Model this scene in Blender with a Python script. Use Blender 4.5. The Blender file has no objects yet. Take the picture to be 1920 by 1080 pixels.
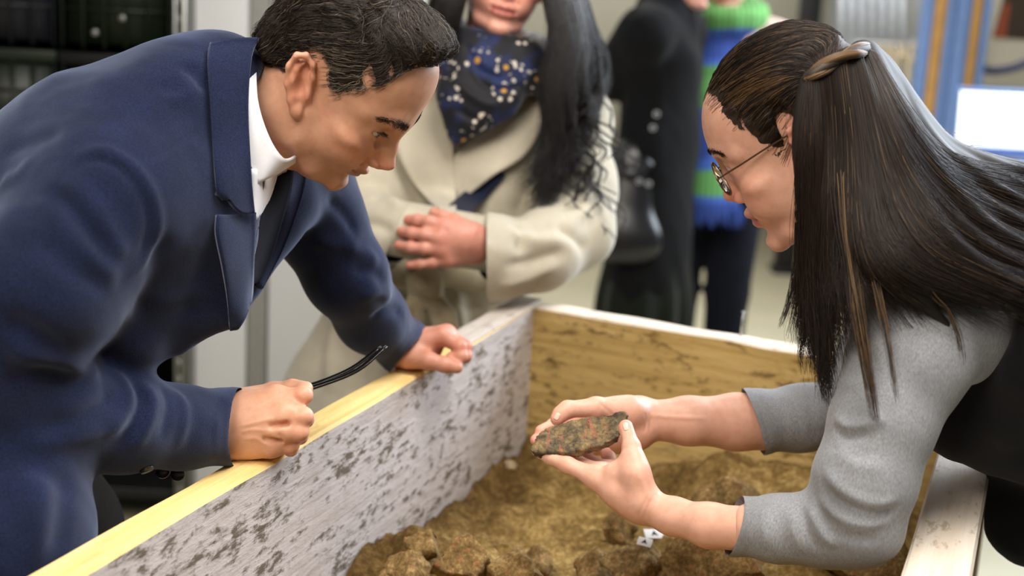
import bpy, math, random
import numpy as np
import openvdb
from mathutils import Vector, Matrix
from mathutils.bvhtree import BVHTree
random.seed(7)
RNG = np.random.default_rng(7)
SC = bpy.context.scene
COL = SC.collection

# ---------------------------------------------------------------- camera
FPX = 2600.0
PITCH = math.radians(13.4)
ROLL = math.atan(0.055)
CAM = np.array([0.0, 0.0, 1.60])
FW = np.array([0, math.cos(PITCH), -math.sin(PITCH)])
_r0 = np.array([1.0, 0, 0]); _u0 = np.array([0, math.sin(PITCH), math.cos(PITCH)])
RT = math.cos(ROLL)*_r0 + math.sin(ROLL)*_u0
UP = -math.sin(ROLL)*_r0 + math.cos(ROLL)*_u0

def W(x, y, d):
    """world point of a measured photo position at depth d (metres)"""
    return CAM + d*(FW + RT*((x-960)/FPX) - UP*((y-540)/FPX))

def Wz(x, y, z):
    v = FW + RT*((x-960)/FPX) - UP*((y-540)/FPX)
    return CAM + v*((z-CAM[2])/v[2])

def Wy(x, y, Y):
    v = FW + RT*((x-960)/FPX) - UP*((y-540)/FPX)
    return CAM + v*((Y-CAM[1])/v[1])

def ray(x, y):
    v = FW + RT*((x-960)/FPX) - UP*((y-540)/FPX)
    return v/np.linalg.norm(v)

def depth(P):
    return float((np.asarray(P)-CAM) @ FW)

cam_d = bpy.data.cameras.new('camera')
cam_d.sensor_width = 36.0
cam_d.lens = FPX/1920*36.0
cam_d.dof.use_dof = True
cam_d.dof.focus_distance = 1.62
cam_d.dof.aperture_fstop = 3.0
cam_d.clip_start = 0.05
cam_o = bpy.data.objects.new('camera', cam_d)
m = Matrix.Identity(4)
for i in range(3):
    m[i][0] = RT[i]; m[i][1] = UP[i]; m[i][2] = -FW[i]; m[i][3] = CAM[i]
cam_o.matrix_world = m
COL.objects.link(cam_o)
SC.camera = cam_o

# ---------------------------------------------------------------- light
SC.view_settings.view_transform = 'Standard'
SC.view_settings.look = 'None'
SC.view_settings.gamma = 1.0
SC.view_settings.use_curve_mapping = False
SC.view_settings.exposure = 0.0
wd = bpy.data.worlds.new('hall_light')
SC.world = wd
wd.use_nodes = True
bg = wd.node_tree.nodes['Background']
bg.inputs['Color'].default_value = (1.0, 0.95, 0.88, 1)
bg.inputs['Strength'].default_value = 0.13

def area(name, loc, target, size, size_y, power, colr):
    l = bpy.data.lights.new(name, 'AREA')
    l.shape = 'RECTANGLE'; l.size = size; l.size_y = size_y
    l.energy = power; l.color = colr
    o = bpy.data.objects.new(name, l)
    o.location = loc
    o.rotation_euler = (Vector(target)-Vector(loc)).to_track_quat('-Z', 'Y').to_euler()
    COL.objects.link(o)
    return o

# the hall's big daylight windows off to the right, ceiling panels, and the lit room behind the photographer
area('window_light', (2.9, 4.3, 2.7), (0.3, 1.8, 1.0), 1.8, 2.2, 225, (0.80, 0.89, 1.0))
area('ceiling_light', (0.50, 1.25, 3.1), (0.2, 1.8, 0.8), 1.0, 1.2, 66, (1.0, 0.95, 0.88))
area('ceiling_light', (-0.8, -0.3, 3.1), (-0.05, 1.7, 1.0), 1.2, 1.2, 60, (1.0, 0.89, 0.76))
area('ceiling_light', (0.5, 6.2, 3.4), (0.5, 6.4, 0.0), 4.0, 2.4, 150, (1.0, 0.95, 0.86))

# ---------------------------------------------------------------- materials
def new_mat(name):
    mt = bpy.data.materials.new(name); mt.use_nodes = True
    return mt, mt.node_tree, mt.node_tree.nodes['Principled BSDF']

def nd(nt, typ, **kw):
    n = nt.nodes.new(typ)
    for k, v in kw.items():
        if k in n.inputs: n.inputs[k].default_value = v
        else: setattr(n, k, v)
    return n

def ramp(nt, fac, stops, interp='LINEAR'):
    r = nt.nodes.new('ShaderNodeValToRGB'); r.color_ramp.interpolation = interp
    el = r.color_ramp.elements
    while len(el) < len(stops): el.new(0.5)
    for e, (p, c) in zip(el, stops):
        e.position = p; e.color = (c[0], c[1], c[2], 1) if len(c) == 3 else c
    nt.links.new(fac, r.inputs['Fac'])
    return r.outputs['Color']

def mixc(nt, a, b, fac, blend='MIX'):
    n = nt.nodes.new('ShaderNodeMix'); n.data_type = 'RGBA'; n.blend_type = blend
    for s, v in ((n.inputs[0], fac), (n.inputs[6], a), (n.inputs[7], b)):
        if hasattr(v, 'links') or hasattr(v, 'is_linked'): nt.links.new(v, s)
        elif isinstance(v, (int, float)): s.default_value = v
        else: s.default_value = (v[0], v[1], v[2], 1)
    return n.outputs[2]

def noise(nt, scale, detail=4.0, rough=0.55, vec=None, dist=0.0):
    n = nd(nt, 'ShaderNodeTexNoise', Scale=scale, Detail=detail, Roughness=rough, Distortion=dist)
    if vec is not None: nt.links.new(vec, n.inputs['Vector'])
    return n.outputs['Fac']

def objco(nt, scale=(1, 1, 1), rot=(0, 0, 0)):
    t = nt.nodes.new('ShaderNodeTexCoord'); mp = nt.nodes.new('ShaderNodeMapping')
    mp.inputs['Scale'].default_value = scale; mp.inputs['Rotation'].default_value = rot
    nt.links.new(t.outputs['Object'], mp.inputs['Vector'])
    return mp.outputs['Vector']

def bump(nt, bs, height, strength, dist):
    b = nd(nt, 'ShaderNodeBump', Strength=strength, Distance=dist)
    nt.links.new(height, b.inputs['Height']); nt.links.new(b.outputs['Normal'], bs.inputs['Normal'])
    return b

def lin(r, g, b):
    f = lambda c: c/12.92 if c <= 0.04045 else ((c+0.055)/1.055)**2.4
    return (f(r/255), f(g/255), f(b/255))

def plain(name, c, rough=0.5, metal=0.0, var=0.12, scale=30.0, spec=0.5):
    mt, nt, bs = new_mat(name)
    f = noise(nt, scale, 4, 0.6, objco(nt))
    dk = tuple(x*(1-var) for x in c); lt = tuple(min(1, x*(1+var)) for x in c)
    nt.links.new(ramp(nt, f, [(0.3, dk), (0.7, lt)]), bs.inputs['Base Color'])
    bs.inputs['Roughness'].default_value = rough; bs.inputs['Metallic'].default_value = metal
    bs.inputs['Specular IOR Level'].default_value = spec
    return mt

def cloth(name, c, c2, fine=900.0, rough=0.9, sheen=0.3, bmp=0.25, streak=None, sheen_tint=(1, 1, 1)):
    """woven or felted cloth: two close thread colours in a fine fibre pattern, soft fuzz sheen"""
    mt, nt, bs = new_mat(name)
    co = objco(nt, streak or (1, 1, 1))
    f = noise(nt, fine, 3, 0.7, co)
    g = noise(nt, 18, 3, 0.5, objco(nt))
    colr = ramp(nt, f, [(0.32, c), (0.68, c2)])
    colr = mixc(nt, colr, tuple(x*0.8 for x in c), ramp(nt, g, [(0.35, (0, 0, 0)), (0.75, (0.5, 0.5, 0.5))]))
    nt.links.new(colr, bs.inputs['Base Color'])
    bs.inputs['Roughness'].default_value = rough
    bs.inputs['Specular IOR Level'].default_value = 0.15
    bs.inputs['Sheen Weight'].default_value = sheen
    bs.inputs['Sheen Roughness'].default_value = 0.45
    bs.inputs['Sheen Tint'].default_value = (*sheen_tint, 1)
    bump(nt, bs, f, bmp, 0.0006)
    return mt

def skin_mat(name):
    mt, nt, bs = new_mat(name)
    a = nd(nt, 'ShaderNodeAttribute', attribute_name='tone')
    f = noise(nt, 90, 4, 0.6, objco(nt)); g = noise(nt, 1400, 2, 0.6, objco(nt))
    m1 = mixc(nt, a.outputs['Color'], (0.80, 0.62, 0.55), ramp(nt, f, [(0.4, (0, 0, 0)), (0.8, (0.55, 0.55, 0.55))]), 'MULTIPLY')
    nt.links.new(m1, bs.inputs['Base Color'])
    bs.inputs['Roughness'].default_value = 0.46
    bs.inputs['Specular IOR Level'].default_value = 0.42
    bs.inputs['Subsurface Weight'].default_value = 0.13
    bs.inputs['Subsurface Radius'].default_value = (1.0, 0.35, 0.18)
    bs.inputs['Subsurface Scale'].default_value = 0.006
    h = nd(nt, 'ShaderNodeMath', operation='ADD'); nt.links.new(f, h.inputs[0]); nt.links.new(g, h.inputs[1])
    bump(nt, bs, h.outputs[0], 0.12, 0.0008)
    return mt

# ---------------------------------------------------------------- objects
def mk(name, V, F, mat=None, parent=None, smooth=True, tone=None):
    me = bpy.data.meshes.new(name)
    V = np.asarray(V, float)
    if isinstance(F, np.ndarray) and F.ndim == 2:
        n, k = F.shape
        me.vertices.add(len(V)); me.vertices.foreach_set('co', V.ravel())
        me.loops.add(n*k); me.loops.foreach_set('vertex_index', F.ravel().astype(np.int32))
        me.polygons.add(n); me.polygons.foreach_set('loop_start', np.arange(0, n*k, k, dtype=np.int32))
        me.update(calc_edges=True); me.validate()
    else:
        me.from_pydata([tuple(v) for v in V], [], [tuple(int(i) for i in f) for f in F]); me.update()
    if smooth: me.polygons.foreach_set('use_smooth', np.ones(len(me.polygons), bool))
    if tone is not None:
        at = me.color_attributes.new('tone', 'FLOAT_COLOR', 'POINT')
        c = np.ones((len(V), 4)); c[:, :3] = tone
        at.data.foreach_set('color', c.ravel())
    if mat is not None: me.materials.append(mat)
    o = bpy.data.objects.new(name, me); COL.objects.link(o)
    if parent is not None: o.parent = parent
    return o

def tag(o, label=None, cat=None, group=None, kind=None):
    if label: o['label'] = label
    if cat: o['category'] = cat
    if group: o['group'] = group
    if kind: o['kind'] = kind
    return o

def empty(name, loc=(0, 0, 0), label=None, cat=None, group=None):
    o = bpy.data.objects.new(name, None); o.empty_display_size = 0.05
    COL.objects.link(o); o.location = [float(x) for x in loc]
    return tag(o, label, cat, group)

def joinm(parts):
    """list of (V,F[,tone]) -> one (V,F,tone); all F must be (n,4) or (n,3) arrays of the same width"""
    Vs, Fs, Ts, n = [], [], [], 0
    for p in parts:
        Vs.append(p[0]); Fs.append(np.asarray(p[1])+n); n += len(p[0])
        if len(p) > 2 and p[2] is not None: Ts.append(p[2])
    return np.vstack(Vs), np.vstack(Fs), (np.vstack(Ts) if Ts else None)

def box_vf(lo, hi):
    x0, y0, z0 = lo; x1, y1, z1 = hi
    V = np.array([(x0,y0,z0),(x1,y0,z0),(x1,y1,z0),(x0,y1,z0),(x0,y0,z1),(x1,y0,z1),(x1,y1,z1),(x0,y1,z1)], float)
    F = np.array([(0,3,2,1),(4,5,6,7),(0,1,5,4),(1,2,6,5),(2,3,7,6),(3,0,4,7)])
    return V, F

def box(name, lo, hi, mat, parent=None, bev=0.0, loc=None, rot=None):
    V, F = box_vf(lo, hi)
    o = mk(name, V, F, mat, parent, smooth=False)
    if loc is not None: o.location = [float(x) for x in loc]
    if rot is not None: o.rotation_euler = rot
    if bev > 0:
        b = o.modifiers.new('bevel', 'BEVEL'); b.width = bev; b.segments = 2; b.limit_method = 'ANGLE'
    return o

def frame_along(P):
    """parallel-transport frames along a polyline"""
    P = np.asarray(P, float); T = np.gradient(P, axis=0); T /= np.linalg.norm(T, axis=1)[:, None]+1e-12
    a = np.array([0, 0, 1.0]) if abs(T[0][2]) < 0.9 else np.array([1.0, 0, 0])
    n = np.cross(T[0], a); n /= np.linalg.norm(n); N = [n]
    for i in range(1, len(P)):
        n = N[-1]-T[i]*(N[-1] @ T[i]); n /= np.linalg.norm(n)+1e-12; N.append(n)
    N = np.array(N); return T, N, np.cross(T, N)

def tube_vf(P, r, sides=8, flat=1.0, n0=None, caps=True):
    P = np.asarray(P, float); r = np.broadcast_to(np.asarray(r, float), (len(P),))
    T, N, B = frame_along(P)
    if n0 is not None:
        n0 = np.asarray(n0, float)
        N = n0[None]-T*(T @ n0)[:, None]; N /= np.linalg.norm(N, axis=1)[:, None]+1e-12; B = np.cross(T, N)
    a = np.linspace(0, 2*np.pi, sides, endpoint=False)
    V = P[:, None]+r[:, None, None]*(np.cos(a)[None, :, None]*B[:, None]+flat*np.sin(a)[None, :, None]*N[:, None])
    V = V.reshape(-1, 3); F = []
    for i in range(len(P)-1):
        for j in range(sides):
            k = (j+1) % sides
            F.append((i*sides+j, i*sides+k, (i+1)*sides+k, (i+1)*sides+j))
    if caps:
        c0 = len(V); V = np.vstack([V, P[0][None], P[-1][None]]); e = (len(P)-1)*sides
        for j in range(0, sides, 2):
            k, l = (j+1) % sides, (j+2) % sides
            F.append((c0, l, k, j)); F.append((c0+1, e+j, e+k, e+l))
    return V, np.array(F)

def spline(P, n):
    """Catmull-Rom resample of a polyline (any dimension)"""
    P = np.asarray(P, float)
    if len(P) < 3:
        t = np.linspace(0, 1, n)[:, None]; return P[0]*(1-t)+P[-1]*t
    Q = np.vstack([2*P[0]-P[1], P, 2*P[-1]-P[-2]])
    u = np.linspace(0, len(P)-1-1e-9, n); i = u.astype(int); t = (u-i)[:, None]
    a, b, c, d = Q[i], Q[i+1], Q[i+2], Q[i+3]
    return 0.5*(2*b+(c-a)*t+(2*a-5*b+4*c-d)*t*t+(3*b-a-3*c+d)*t**3)

# ---------------------------------------------------------------- sculpting on a distance grid
class Sculpt:
    def __init__(s, lo, hi, h):
        s.lo = np.asarray(lo, float); s.h = h
        s.n = np.ceil((np.asarray(hi)-s.lo)/h).astype(int)+1
        s.a = np.full(s.n, 0.1, np.float32)
        s.ax = [(s.lo[i]+np.arange(s.n[i])*h).astype(np.float32) for i in range(3)]
    def blk(s, lo, hi):
        i0 = np.maximum(np.floor((np.asarray(lo)-s.lo)/s.h).astype(int), 0)
        i1 = np.minimum(np.ceil((np.asarray(hi)-s.lo)/s.h).astype(int)+1, s.n)
        if (i1 <= i0).any(): return None, None
        sl = tuple(slice(a, b) for a, b in zip(i0, i1))
        return sl, (s.ax[0][sl[0]][:, None, None], s.ax[1][sl[1]][None, :, None], s.ax[2][sl[2]][None, None, :])
    def put(s, sl, d, k, op):
        a = s.a[sl]
        if op == 'add':
            if k > 0:
                h = np.maximum(k-np.abs(a-d), 0)/k; s.a[sl] = np.minimum(a, d)-h*h*k*0.25
            else: s.a[sl] = np.minimum(a, d)
        else:
            d = -d
            if k > 0:
                h = np.maximum(k-np.abs(a-d), 0)/k; s.a[sl] = np.maximum(a, d)+h*h*k*0.25
            else: s.a[sl] = np.maximum(a, d)
    def cone(s, a, b, ra, rb, k=0.01, op='add', flat=None):
        """tapered capsule; flat=(axis, ratio) squashes its section along axis"""
        a = np.asarray(a, float); b = np.asarray(b, float); m = max(ra, rb)*1.02+k+2*s.h
        sl, X = s.blk(np.minimum(a, b)-m, np.maximum(a, b)+m)
        if sl is None: return
        ba = b-a; L = float(ba @ ba)+1e-12
        px, py, pz = X[0]-np.float32(a[0]), X[1]-np.float32(a[1]), X[2]-np.float32(a[2])
        t = np.clip((px*ba[0]+py*ba[1]+pz*ba[2])/L, 0, 1).astype(np.float32)
        qx, qy, qz = px-t*np.float32(ba[0]), py-t*np.float32(ba[1]), pz-t*np.float32(ba[2])
        q2 = qx*qx+qy*qy+qz*qz
        if flat is not None:
            n = np.asarray(flat[0], float); n = n/np.linalg.norm(n)
            c = qx*np.float32(n[0])+qy*np.float32(n[1])+qz*np.float32(n[2])
            q2 = q2+c*c*np.float32(1/flat[1]**2-1)
        r = ra+(rb-ra)*t
        d = np.sqrt(q2)-r
        if flat is not None: d = d*np.float32(0.5+0.5*flat[1])
        s.put(sl, d.astype(np.float32), k, op)
    def chain(s, P, r, k=0.01, op='add', flat=None, first=None):
        r = np.broadcast_to(np.asarray(r, float), (len(P),))
        for i in range(len(P)-1):
            s.cone(P[i], P[i+1], r[i], r[i+1], (k if first is None or i else first), op, flat)
    def ell(s, c, r, k=0.01, op='add', rot=None):
        c = np.asarray(c, float); r = np.broadcast_to(np.asarray(r, float), (3,)); m = r.max()+k+2*s.h
        sl, X = s.blk(c-m if rot is not None else c-r-k-2*s.h, c+m if rot is not None else c+r+k+2*s.h)
        if sl is None: return
        p = [X[i]-np.float32(c[i]) for i in range(3)]
        if rot is not None:
            Rm = np.asarray(rot, float)
            p = [p[0]*np.float32(Rm[0, i])+p[1]*np.float32(Rm[1, i])+p[2]*np.float32(Rm[2, i]) for i in range(3)]
        k0 = np.sqrt((p[0]/r[0])**2+(p[1]/r[1])**2+(p[2]/r[2])**2)
        k1 = np.sqrt((p[0]/r[0]**2)**2+(p[1]/r[1]**2)**2+(p[2]/r[2]**2)**2)+1e-9
        s.put(sl, (k0*(k0-1)/k1).astype(np.float32), k, op)
    def half(s, c, n, k=0.0):
        """keep only the side of the plane that n points away from"""
        n = np.asarray(n, float); n = n/np.linalg.norm(n); c = np.asarray(c, float)
        d = (s.ax[0][:, None, None]-c[0])*n[0]+(s.ax[1][None, :, None]-c[1])*n[1]+(s.ax[2][None, None, :]-c[2])*n[2]
        s.put((slice(None),)*3, (-d).astype(np.float32), k, 'sub')
    def get(s, smooth=0):
        g = openvdb.FloatGrid(0.1)
        a = s.a
        a[0] = a[-1] = 0.1; a[:, 0] = a[:, -1] = 0.1; a[:, :, 0] = a[:, :, -1] = 0.1
        g.copyFromArray(np.ascontiguousarray(a), tolerance=0.0)
        P, Q = g.convertToQuads(0.0)
        P = P.astype(float)*s.h+s.lo
        Q = np.asarray(Q, int)
        if smooth: P = relax(P, Q, smooth)
        return P, Q

def relax(P, Q, it=1, lam=0.5):
    k = Q.shape[1]
    for _ in range(it):
        S = np.zeros_like(P); c = np.zeros(len(P))
        for i in range(k):
            a, b = Q[:, i], Q[:, (i+1) % k]
            for j in range(3): S[:, j] += np.bincount(a, P[b, j], len(P))
            c += np.bincount(a, minlength=len(P))
            for j in range(3): S[:, j] += np.bincount(b, P[a, j], len(P))
            c += np.bincount(b, minlength=len(P))
        P = P+(S/np.maximum(c, 1)[:, None]-P)*lam
    return P

def normals(P, Q):
    a = P[Q[:, 2]]-P[Q[:, 0]]; b = P[Q[:, -1]]-P[Q[:, 1]]
    n = np.cross(a, b); N = np.zeros_like(P)
    for i in range(Q.shape[1]):
        for j in range(3): N[:, j] += np.bincount(Q[:, i], n[:, j], len(P))
    return N/(np.linalg.norm(N, axis=1)[:, None]+1e-12)

def bvh(P, Q):
    return BVHTree.FromPolygons([tuple(p) for p in P], [tuple(int(i) for i in q) for q in Q])

def hit(tree, x, y, fallback=1.6):
    """where the line of sight through a measured photo position meets a sculpted surface"""
    d = ray(x, y); h = tree.ray_cast(Vector(CAM), Vector(d))
    return (np.array(h[0]), np.array(h[1])) if h[0] is not None else (W(x, y, fallback), -d)

def cut_open(P, Q, p0, n, rad, hem=.0007):
    """cut a sleeve clean across at a cuff and leave it open, with a slightly raised hem"""
    p0 = np.asarray(p0, float); n = np.asarray(n, float); n = n/np.linalg.norm(n)
    near = np.linalg.norm(P-p0, axis=1) < rad; sd = (P-p0) @ n
    out = near & (sd > 0); kill = out[Q].all(1); Q = Q[~kill]
    N = normals(P, Q); P = P.copy()
    P[out] -= n[None]*sd[out][:, None]
    hm = near & (sd > -.011); P[hm] += N[hm]*hem
    used = np.unique(Q); mp = np.full(len(P), -1); mp[used] = np.arange(len(used))
    return P[used], mp[Q]

def seg_dist(V, poly):
    best = np.full(len(V), 9.0); par = np.zeros(len(V)); n = len(poly)-1
    for i in range(n):
        a, b = poly[i], poly[i+1]; ba = b-a
        t = np.clip((V-a) @ ba/(ba @ ba+1e-12), 0, 1)
        d = np.linalg.norm(V-a-t[:, None]*ba, axis=1)
        m = d < best; best[m] = d[m]; par[m] = (i+t[m])/n
    return best, par

def crease(P, Q, tree, lines, dep=None):
    """raise (amp>0) or sink (amp<0) soft ridges along measured lines laid on the surface"""
    N = normals(P, Q); D = np.zeros(len(P))
    for pts, w, amp in lines:
        pl = spline(np.array(pts, float), max(4, 4*len(pts)))
        p3 = np.array([hit(tree, x, y)[0] for x, y in pl])
        lo, hi = p3.min(0)-3*w, p3.max(0)+3*w
        idx = np.where(((P > lo) & (P < hi)).all(1))[0]
        if len(idx) == 0: continue
        d, t = seg_dist(P[idx], p3)
        D[idx] += amp*np.exp(-(d/w)**2)*np.clip(np.minimum(t, 1-t)*5, 0.0, 1)
    return P+N*D[:, None]

def grid_patch(tree, corner_rows, nu, nv, off, fallback=1.6):
    """a cloth patch laid over a sculpted surface: rows of measured photo points, lifted off by off"""
    rows = [spline(np.array(r, float), nu) for r in corner_rows]
    G = np.array(rows); G = np.stack([spline(G[:, i], nv) for i in range(nu)], 1)
    P = np.zeros((nv, nu, 3)); N = np.zeros((nv, nu, 3))
    for i in range(nv):
        for j in range(nu):
            p, n = hit(tree, G[i, j, 0], G[i, j, 1], fallback)
            P[i, j] = p; N[i, j] = n
    return P, N, G

def grid_faces(nv, nu):
    i = np.arange(nv-1)[:, None]*nu+np.arange(nu-1)[None, :]
    i = i.ravel(); return np.stack([i, i+1, i+nu+1, i+nu], 1)

def solid(o, t, off=1.0, bev=0):
    s = o.modifiers.new('thickness', 'SOLIDIFY'); s.thickness = t; s.offset = off
    return o

def strands(name, curves, radius, mat, parent, tip=0.3):
    """hair: list of equal-length (n,3) curves as one hair object"""
    C = np.asarray(curves, float); m, n, _ = C.shape
    hc = bpy.data.hair_curves.new(name)
    hc.add_curves([n]*m)
    hc.attributes['position'].data.foreach_set('vector', C.ravel().astype(np.float32))
    r = np.asarray(radius, float)
    r = (np.broadcast_to(r.reshape(-1, 1) if r.ndim else r, (m, 1))*np.linspace(1, tip, n)[None, :])
    at = hc.attributes.get('radius') or hc.attributes.new('radius', 'FLOAT', 'POINT')
    at.data.foreach_set('value', np.ascontiguousarray(r).ravel().astype(np.float32))
    hc.materials.append(mat)
    o = bpy.data.objects.new(name, hc); COL.objects.link(o); o.parent = parent
    o['kind'] = 'stuff'
    return o

def hair_mat(name, c, c2, rough=0.35, spec=.38):
    mt = bpy.data.materials.new(name); mt.use_nodes = True; nt = mt.node_tree
    bs = nt.nodes['Principled BSDF']
    info = nt.nodes.new('ShaderNodeHairInfo')
    nt.links.new(ramp(nt, info.outputs['Random'], [(0.1, c), (0.9, c2)]), bs.inputs['Base Color'])
    bs.inputs['Roughness'].default_value = rough
    bs.inputs['Specular IOR Level'].default_value = spec
    bs.inputs['Anisotropic'].default_value = 0.6
    return mt

def rotm(axis, ang):
    return np.array(Matrix.Rotation(ang, 3, Vector(axis)))
# ================================================================ the setting
def st(o): o['kind'] = 'structure'; return o
M_FLOOR = plain('floor_screed', lin(196, 190, 165), 0.55, var=0.08, scale=3)
M_WALL = plain('wall_paint', lin(205, 203, 190), 0.8, var=0.03, scale=4)
M_WALLG = plain('wall_cool_paint', lin(198, 203, 208), 0.7, var=0.03, scale=4)
M_WHITE = plain('white_lacquer', lin(222, 224, 228), 0.45, var=0.02, scale=5)
M_SEAM = plain('grey_seal', lin(150, 150, 146), 0.6, var=0.05)
M_ALU = plain('brushed_aluminium', lin(165, 166, 165), 0.35, 0.7, var=0.06)
M_DARK = plain('dark_plastic', lin(22, 24, 28), 0.5, var=0.2)
M_GREENP = plain('dark_green_plastic', lin(17, 30, 17), 0.45, var=0.2)
M_GREYP = plain('dark_grey_plastic', lin(24, 27, 36), 0.45, var=0.2)
M_BLACKP = plain('black_plastic', lin(16, 17, 18), 0.45, var=0.2)
M_BLUE = plain('blue_steel', lin(116, 148, 206), 0.45, var=0.08)
M_ORANGE = plain('orange_wood', lin(196, 150, 84), 0.55, var=0.12, scale=12)

st(box('floor', (-5, -2.5, -0.1), (6.5, 9.2, 0.0), M_FLOOR))
st(box('wall_back', (-5, 9.0, 0.0), (6.5, 9.2, 3.6), M_WALL))
st(box('baseboard_back', (-1.2, 8.97, 0.0), (6.5, 9.0, 0.09), M_WALLG, bev=.004))

# white cabinet wall behind the man: tall door leaves with grey rubber seams between them
CY = 3.55
def pxx(x, Y, y=540): return float(Wy(x, y, Y)[0])
cab = empty('cabinet', (pxx(520, CY), CY, 0), 'tall white cabinet with flat door leaves behind the man in the navy coat', 'cabinet')
def inpar(o, p):
    o.parent = p; o.matrix_parent_inverse = Matrix.Translation(-p.location); return o
xa, xb, xc, xd = pxx(362, CY), pxx(464, CY), pxx(497, CY), pxx(745, CY)
inpar(box('carcass', (xa, CY+.03, 0.0), (xd, CY+.6, 2.25), M_WHITE), cab)
for a, b in ((xa, xb-.004), (xc+.004, xd)):
    d = inpar(box('door', (a+.004, CY, 0.10), (b, CY+.026, 2.22), M_WHITE, bev=.004), cab)
inpar(box('seam_strip', (xb-.002, CY+.012, 0.10), (xc+.002, CY+.03, 2.22), M_SEAM, bev=.003), cab)
inpar(box('plinth', (xa, CY+.012, 0.0), (xd, CY+.03, 0.095), M_SEAM), cab)
hn = empty('pull', (0, 0, 0)); bpy.data.objects.remove(hn)
# slotted steel upright of a storage rack
RY = CY-.02
rack = empty('storage_rack', (pxx(343, RY), RY, 0), 'slotted steel storage rack holding dark crates left of the white cabinet', 'rack')
def upright(x0, x1, y0, holes):
    t = .0025; L = 2.3
    w = x1-x0
    # face with real slots: two rails and the bridges between the slots
    V, F = [], []
    def ab(lo, hi):
        v, f = box_vf(lo, hi); F.append(f+len(V)*8); V.append(v)
    ab((x0, y0, 0), (x0+w*.22, y0+t, L)); ab((x0+w*.48, y0, 0), (x1, y0+t, L))
    z = 0.0
    while z < L:
        ab((x0+w*.22, y0, z), (x0+w*.48, y0+t, min(L, z+.018))); z += .045
    ab((x1-t, y0, 0), (x1, y0+.05, L))
    ab((x0, y0+.035, 0), (x1, y0+.038, L))
    return inpar(mk('upright', np.vstack(V), np.vstack(F), M_ALU, smooth=False), rack)
upright(pxx(326, RY), pxx(352, RY), RY, 1)
inpar(box('upright', (pxx(355, RY), RY-.004, 0), (pxx(360, RY), RY+.05, 2.3), M_ALU, bev=.003), rack)
inpar(box('upright', (pxx(-330, RY), RY, 0), (pxx(-300, RY), RY+.04, 2.3), M_ALU, bev=.003), rack)
inpar(box('back_panel', (pxx(-330, RY), RY+.62, 0), (pxx(352, RY), RY+.64, 2.3), M_BLACKP), rack)
for z in (0.12, 0.84, 1.86):
    inpar(box('shelf', (pxx(-330, RY), RY+.05, z-.03), (pxx(326, RY)-.003, RY+.62, z), M_BLACKP, bev=.003), rack)

def crate(x0, x1, z0, z1, mat, label, bolts=False):
    y0 = RY+.07; y1 = RY+.45; cx = (x0+x1)/2
    e = empty('storage_crate', (cx, (y0+y1)/2, z0), label, 'crate')
    e['group'] = 'dark crates on the storage rack'
    V, F = [], []
    def ab(lo, hi): 
        v, f = box_vf(lo, hi); F.append(f+8*len(V)); V.append(v)
    t = .012
    ab((x0, y0+t, z0), (x1, y1, z0+t)); ab((x0, y0+t, z0), (x0+t, y1, z1)); ab((x1-t, y0+t, z0), (x1, y1, z1)); ab((x0, y1-t, z0), (x1, y1, z1))
    ab((x0, y0+t, z0), (x1, y0+2*t, z1))
    inpar(mk('shell', np.vstack(V), np.vstack(F), mat, smooth=False), e)
    inpar(box('rim', (x0-.006, y0-.004, z1-.03), (x1+.006, y0+t, z1), mat, bev=.003), e)
    n = max(4, int((x1-x0)/.055))
    for i in range(n+1):
        x = x0+(x1-x0)*i/n
        inpar(box('rib', (x-.004 if i else x, y0, z0), (x+.004 if i < n else x, y0+t, z1-.03) if 0 < i < n else (x+.006 if i == 0 else x+.001, y0+t, z1-.03), mat), e)
    for q in (.33, .66):
        z = z0+(z1-z0)*q
        inpar(box('rail', (x0, y0+.003, z-.004), (x1, y0+t, z+.004), mat), e)
    if bolts:
        for bx, by in bolts:
            p = Wy(bx, by, y0-.003); P = np.array([p+(0, .012, 0), p+(0, -.004, 0)])
            v, f = tube_vf(P, [.010, .008], 12); inpar(mk('rivet', v, f, M_ALU, smooth=False), e)
    return e
xm = pxx(118, RY+.07); xr = pxx(318, RY+.07); xl = pxx(-120, RY+.07); xll = pxx(-290, RY+.07)
zs = float(Wy(200, 92, RY+.07)[2])
crate(xm+.01, xr, zs, zs+.30, M_GREENP, 'dark green crate with two pale rivets, right end of the upper row', [(178, 61), (229, 34)])
crate(xl, xm-.01, zs, zs+.30, M_GREYP, 'dark slate grey crate left of the dark green crate with rivets')
crate(xm+.01, xr, zs-.32, zs-.012, M_BLACKP, 'black crate directly under the dark green crate with rivets')
crate(xl, xm-.01, zs-.32, zs-.012, M_GREENP, 'dark green crate under the slate grey crate')
crate(xl, xm-.01, .86, zs-.34, M_GREYP, 'slate grey crate at the bottom of the left stack, on the middle shelf') if zs-.34-.86 > .1 else None
crate(xm+.01, xr, .86, zs-.34, M_BLACKP, 'black crate at the bottom of the right stack, on the middle shelf') if zs-.34-.86 > .1 else None

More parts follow.
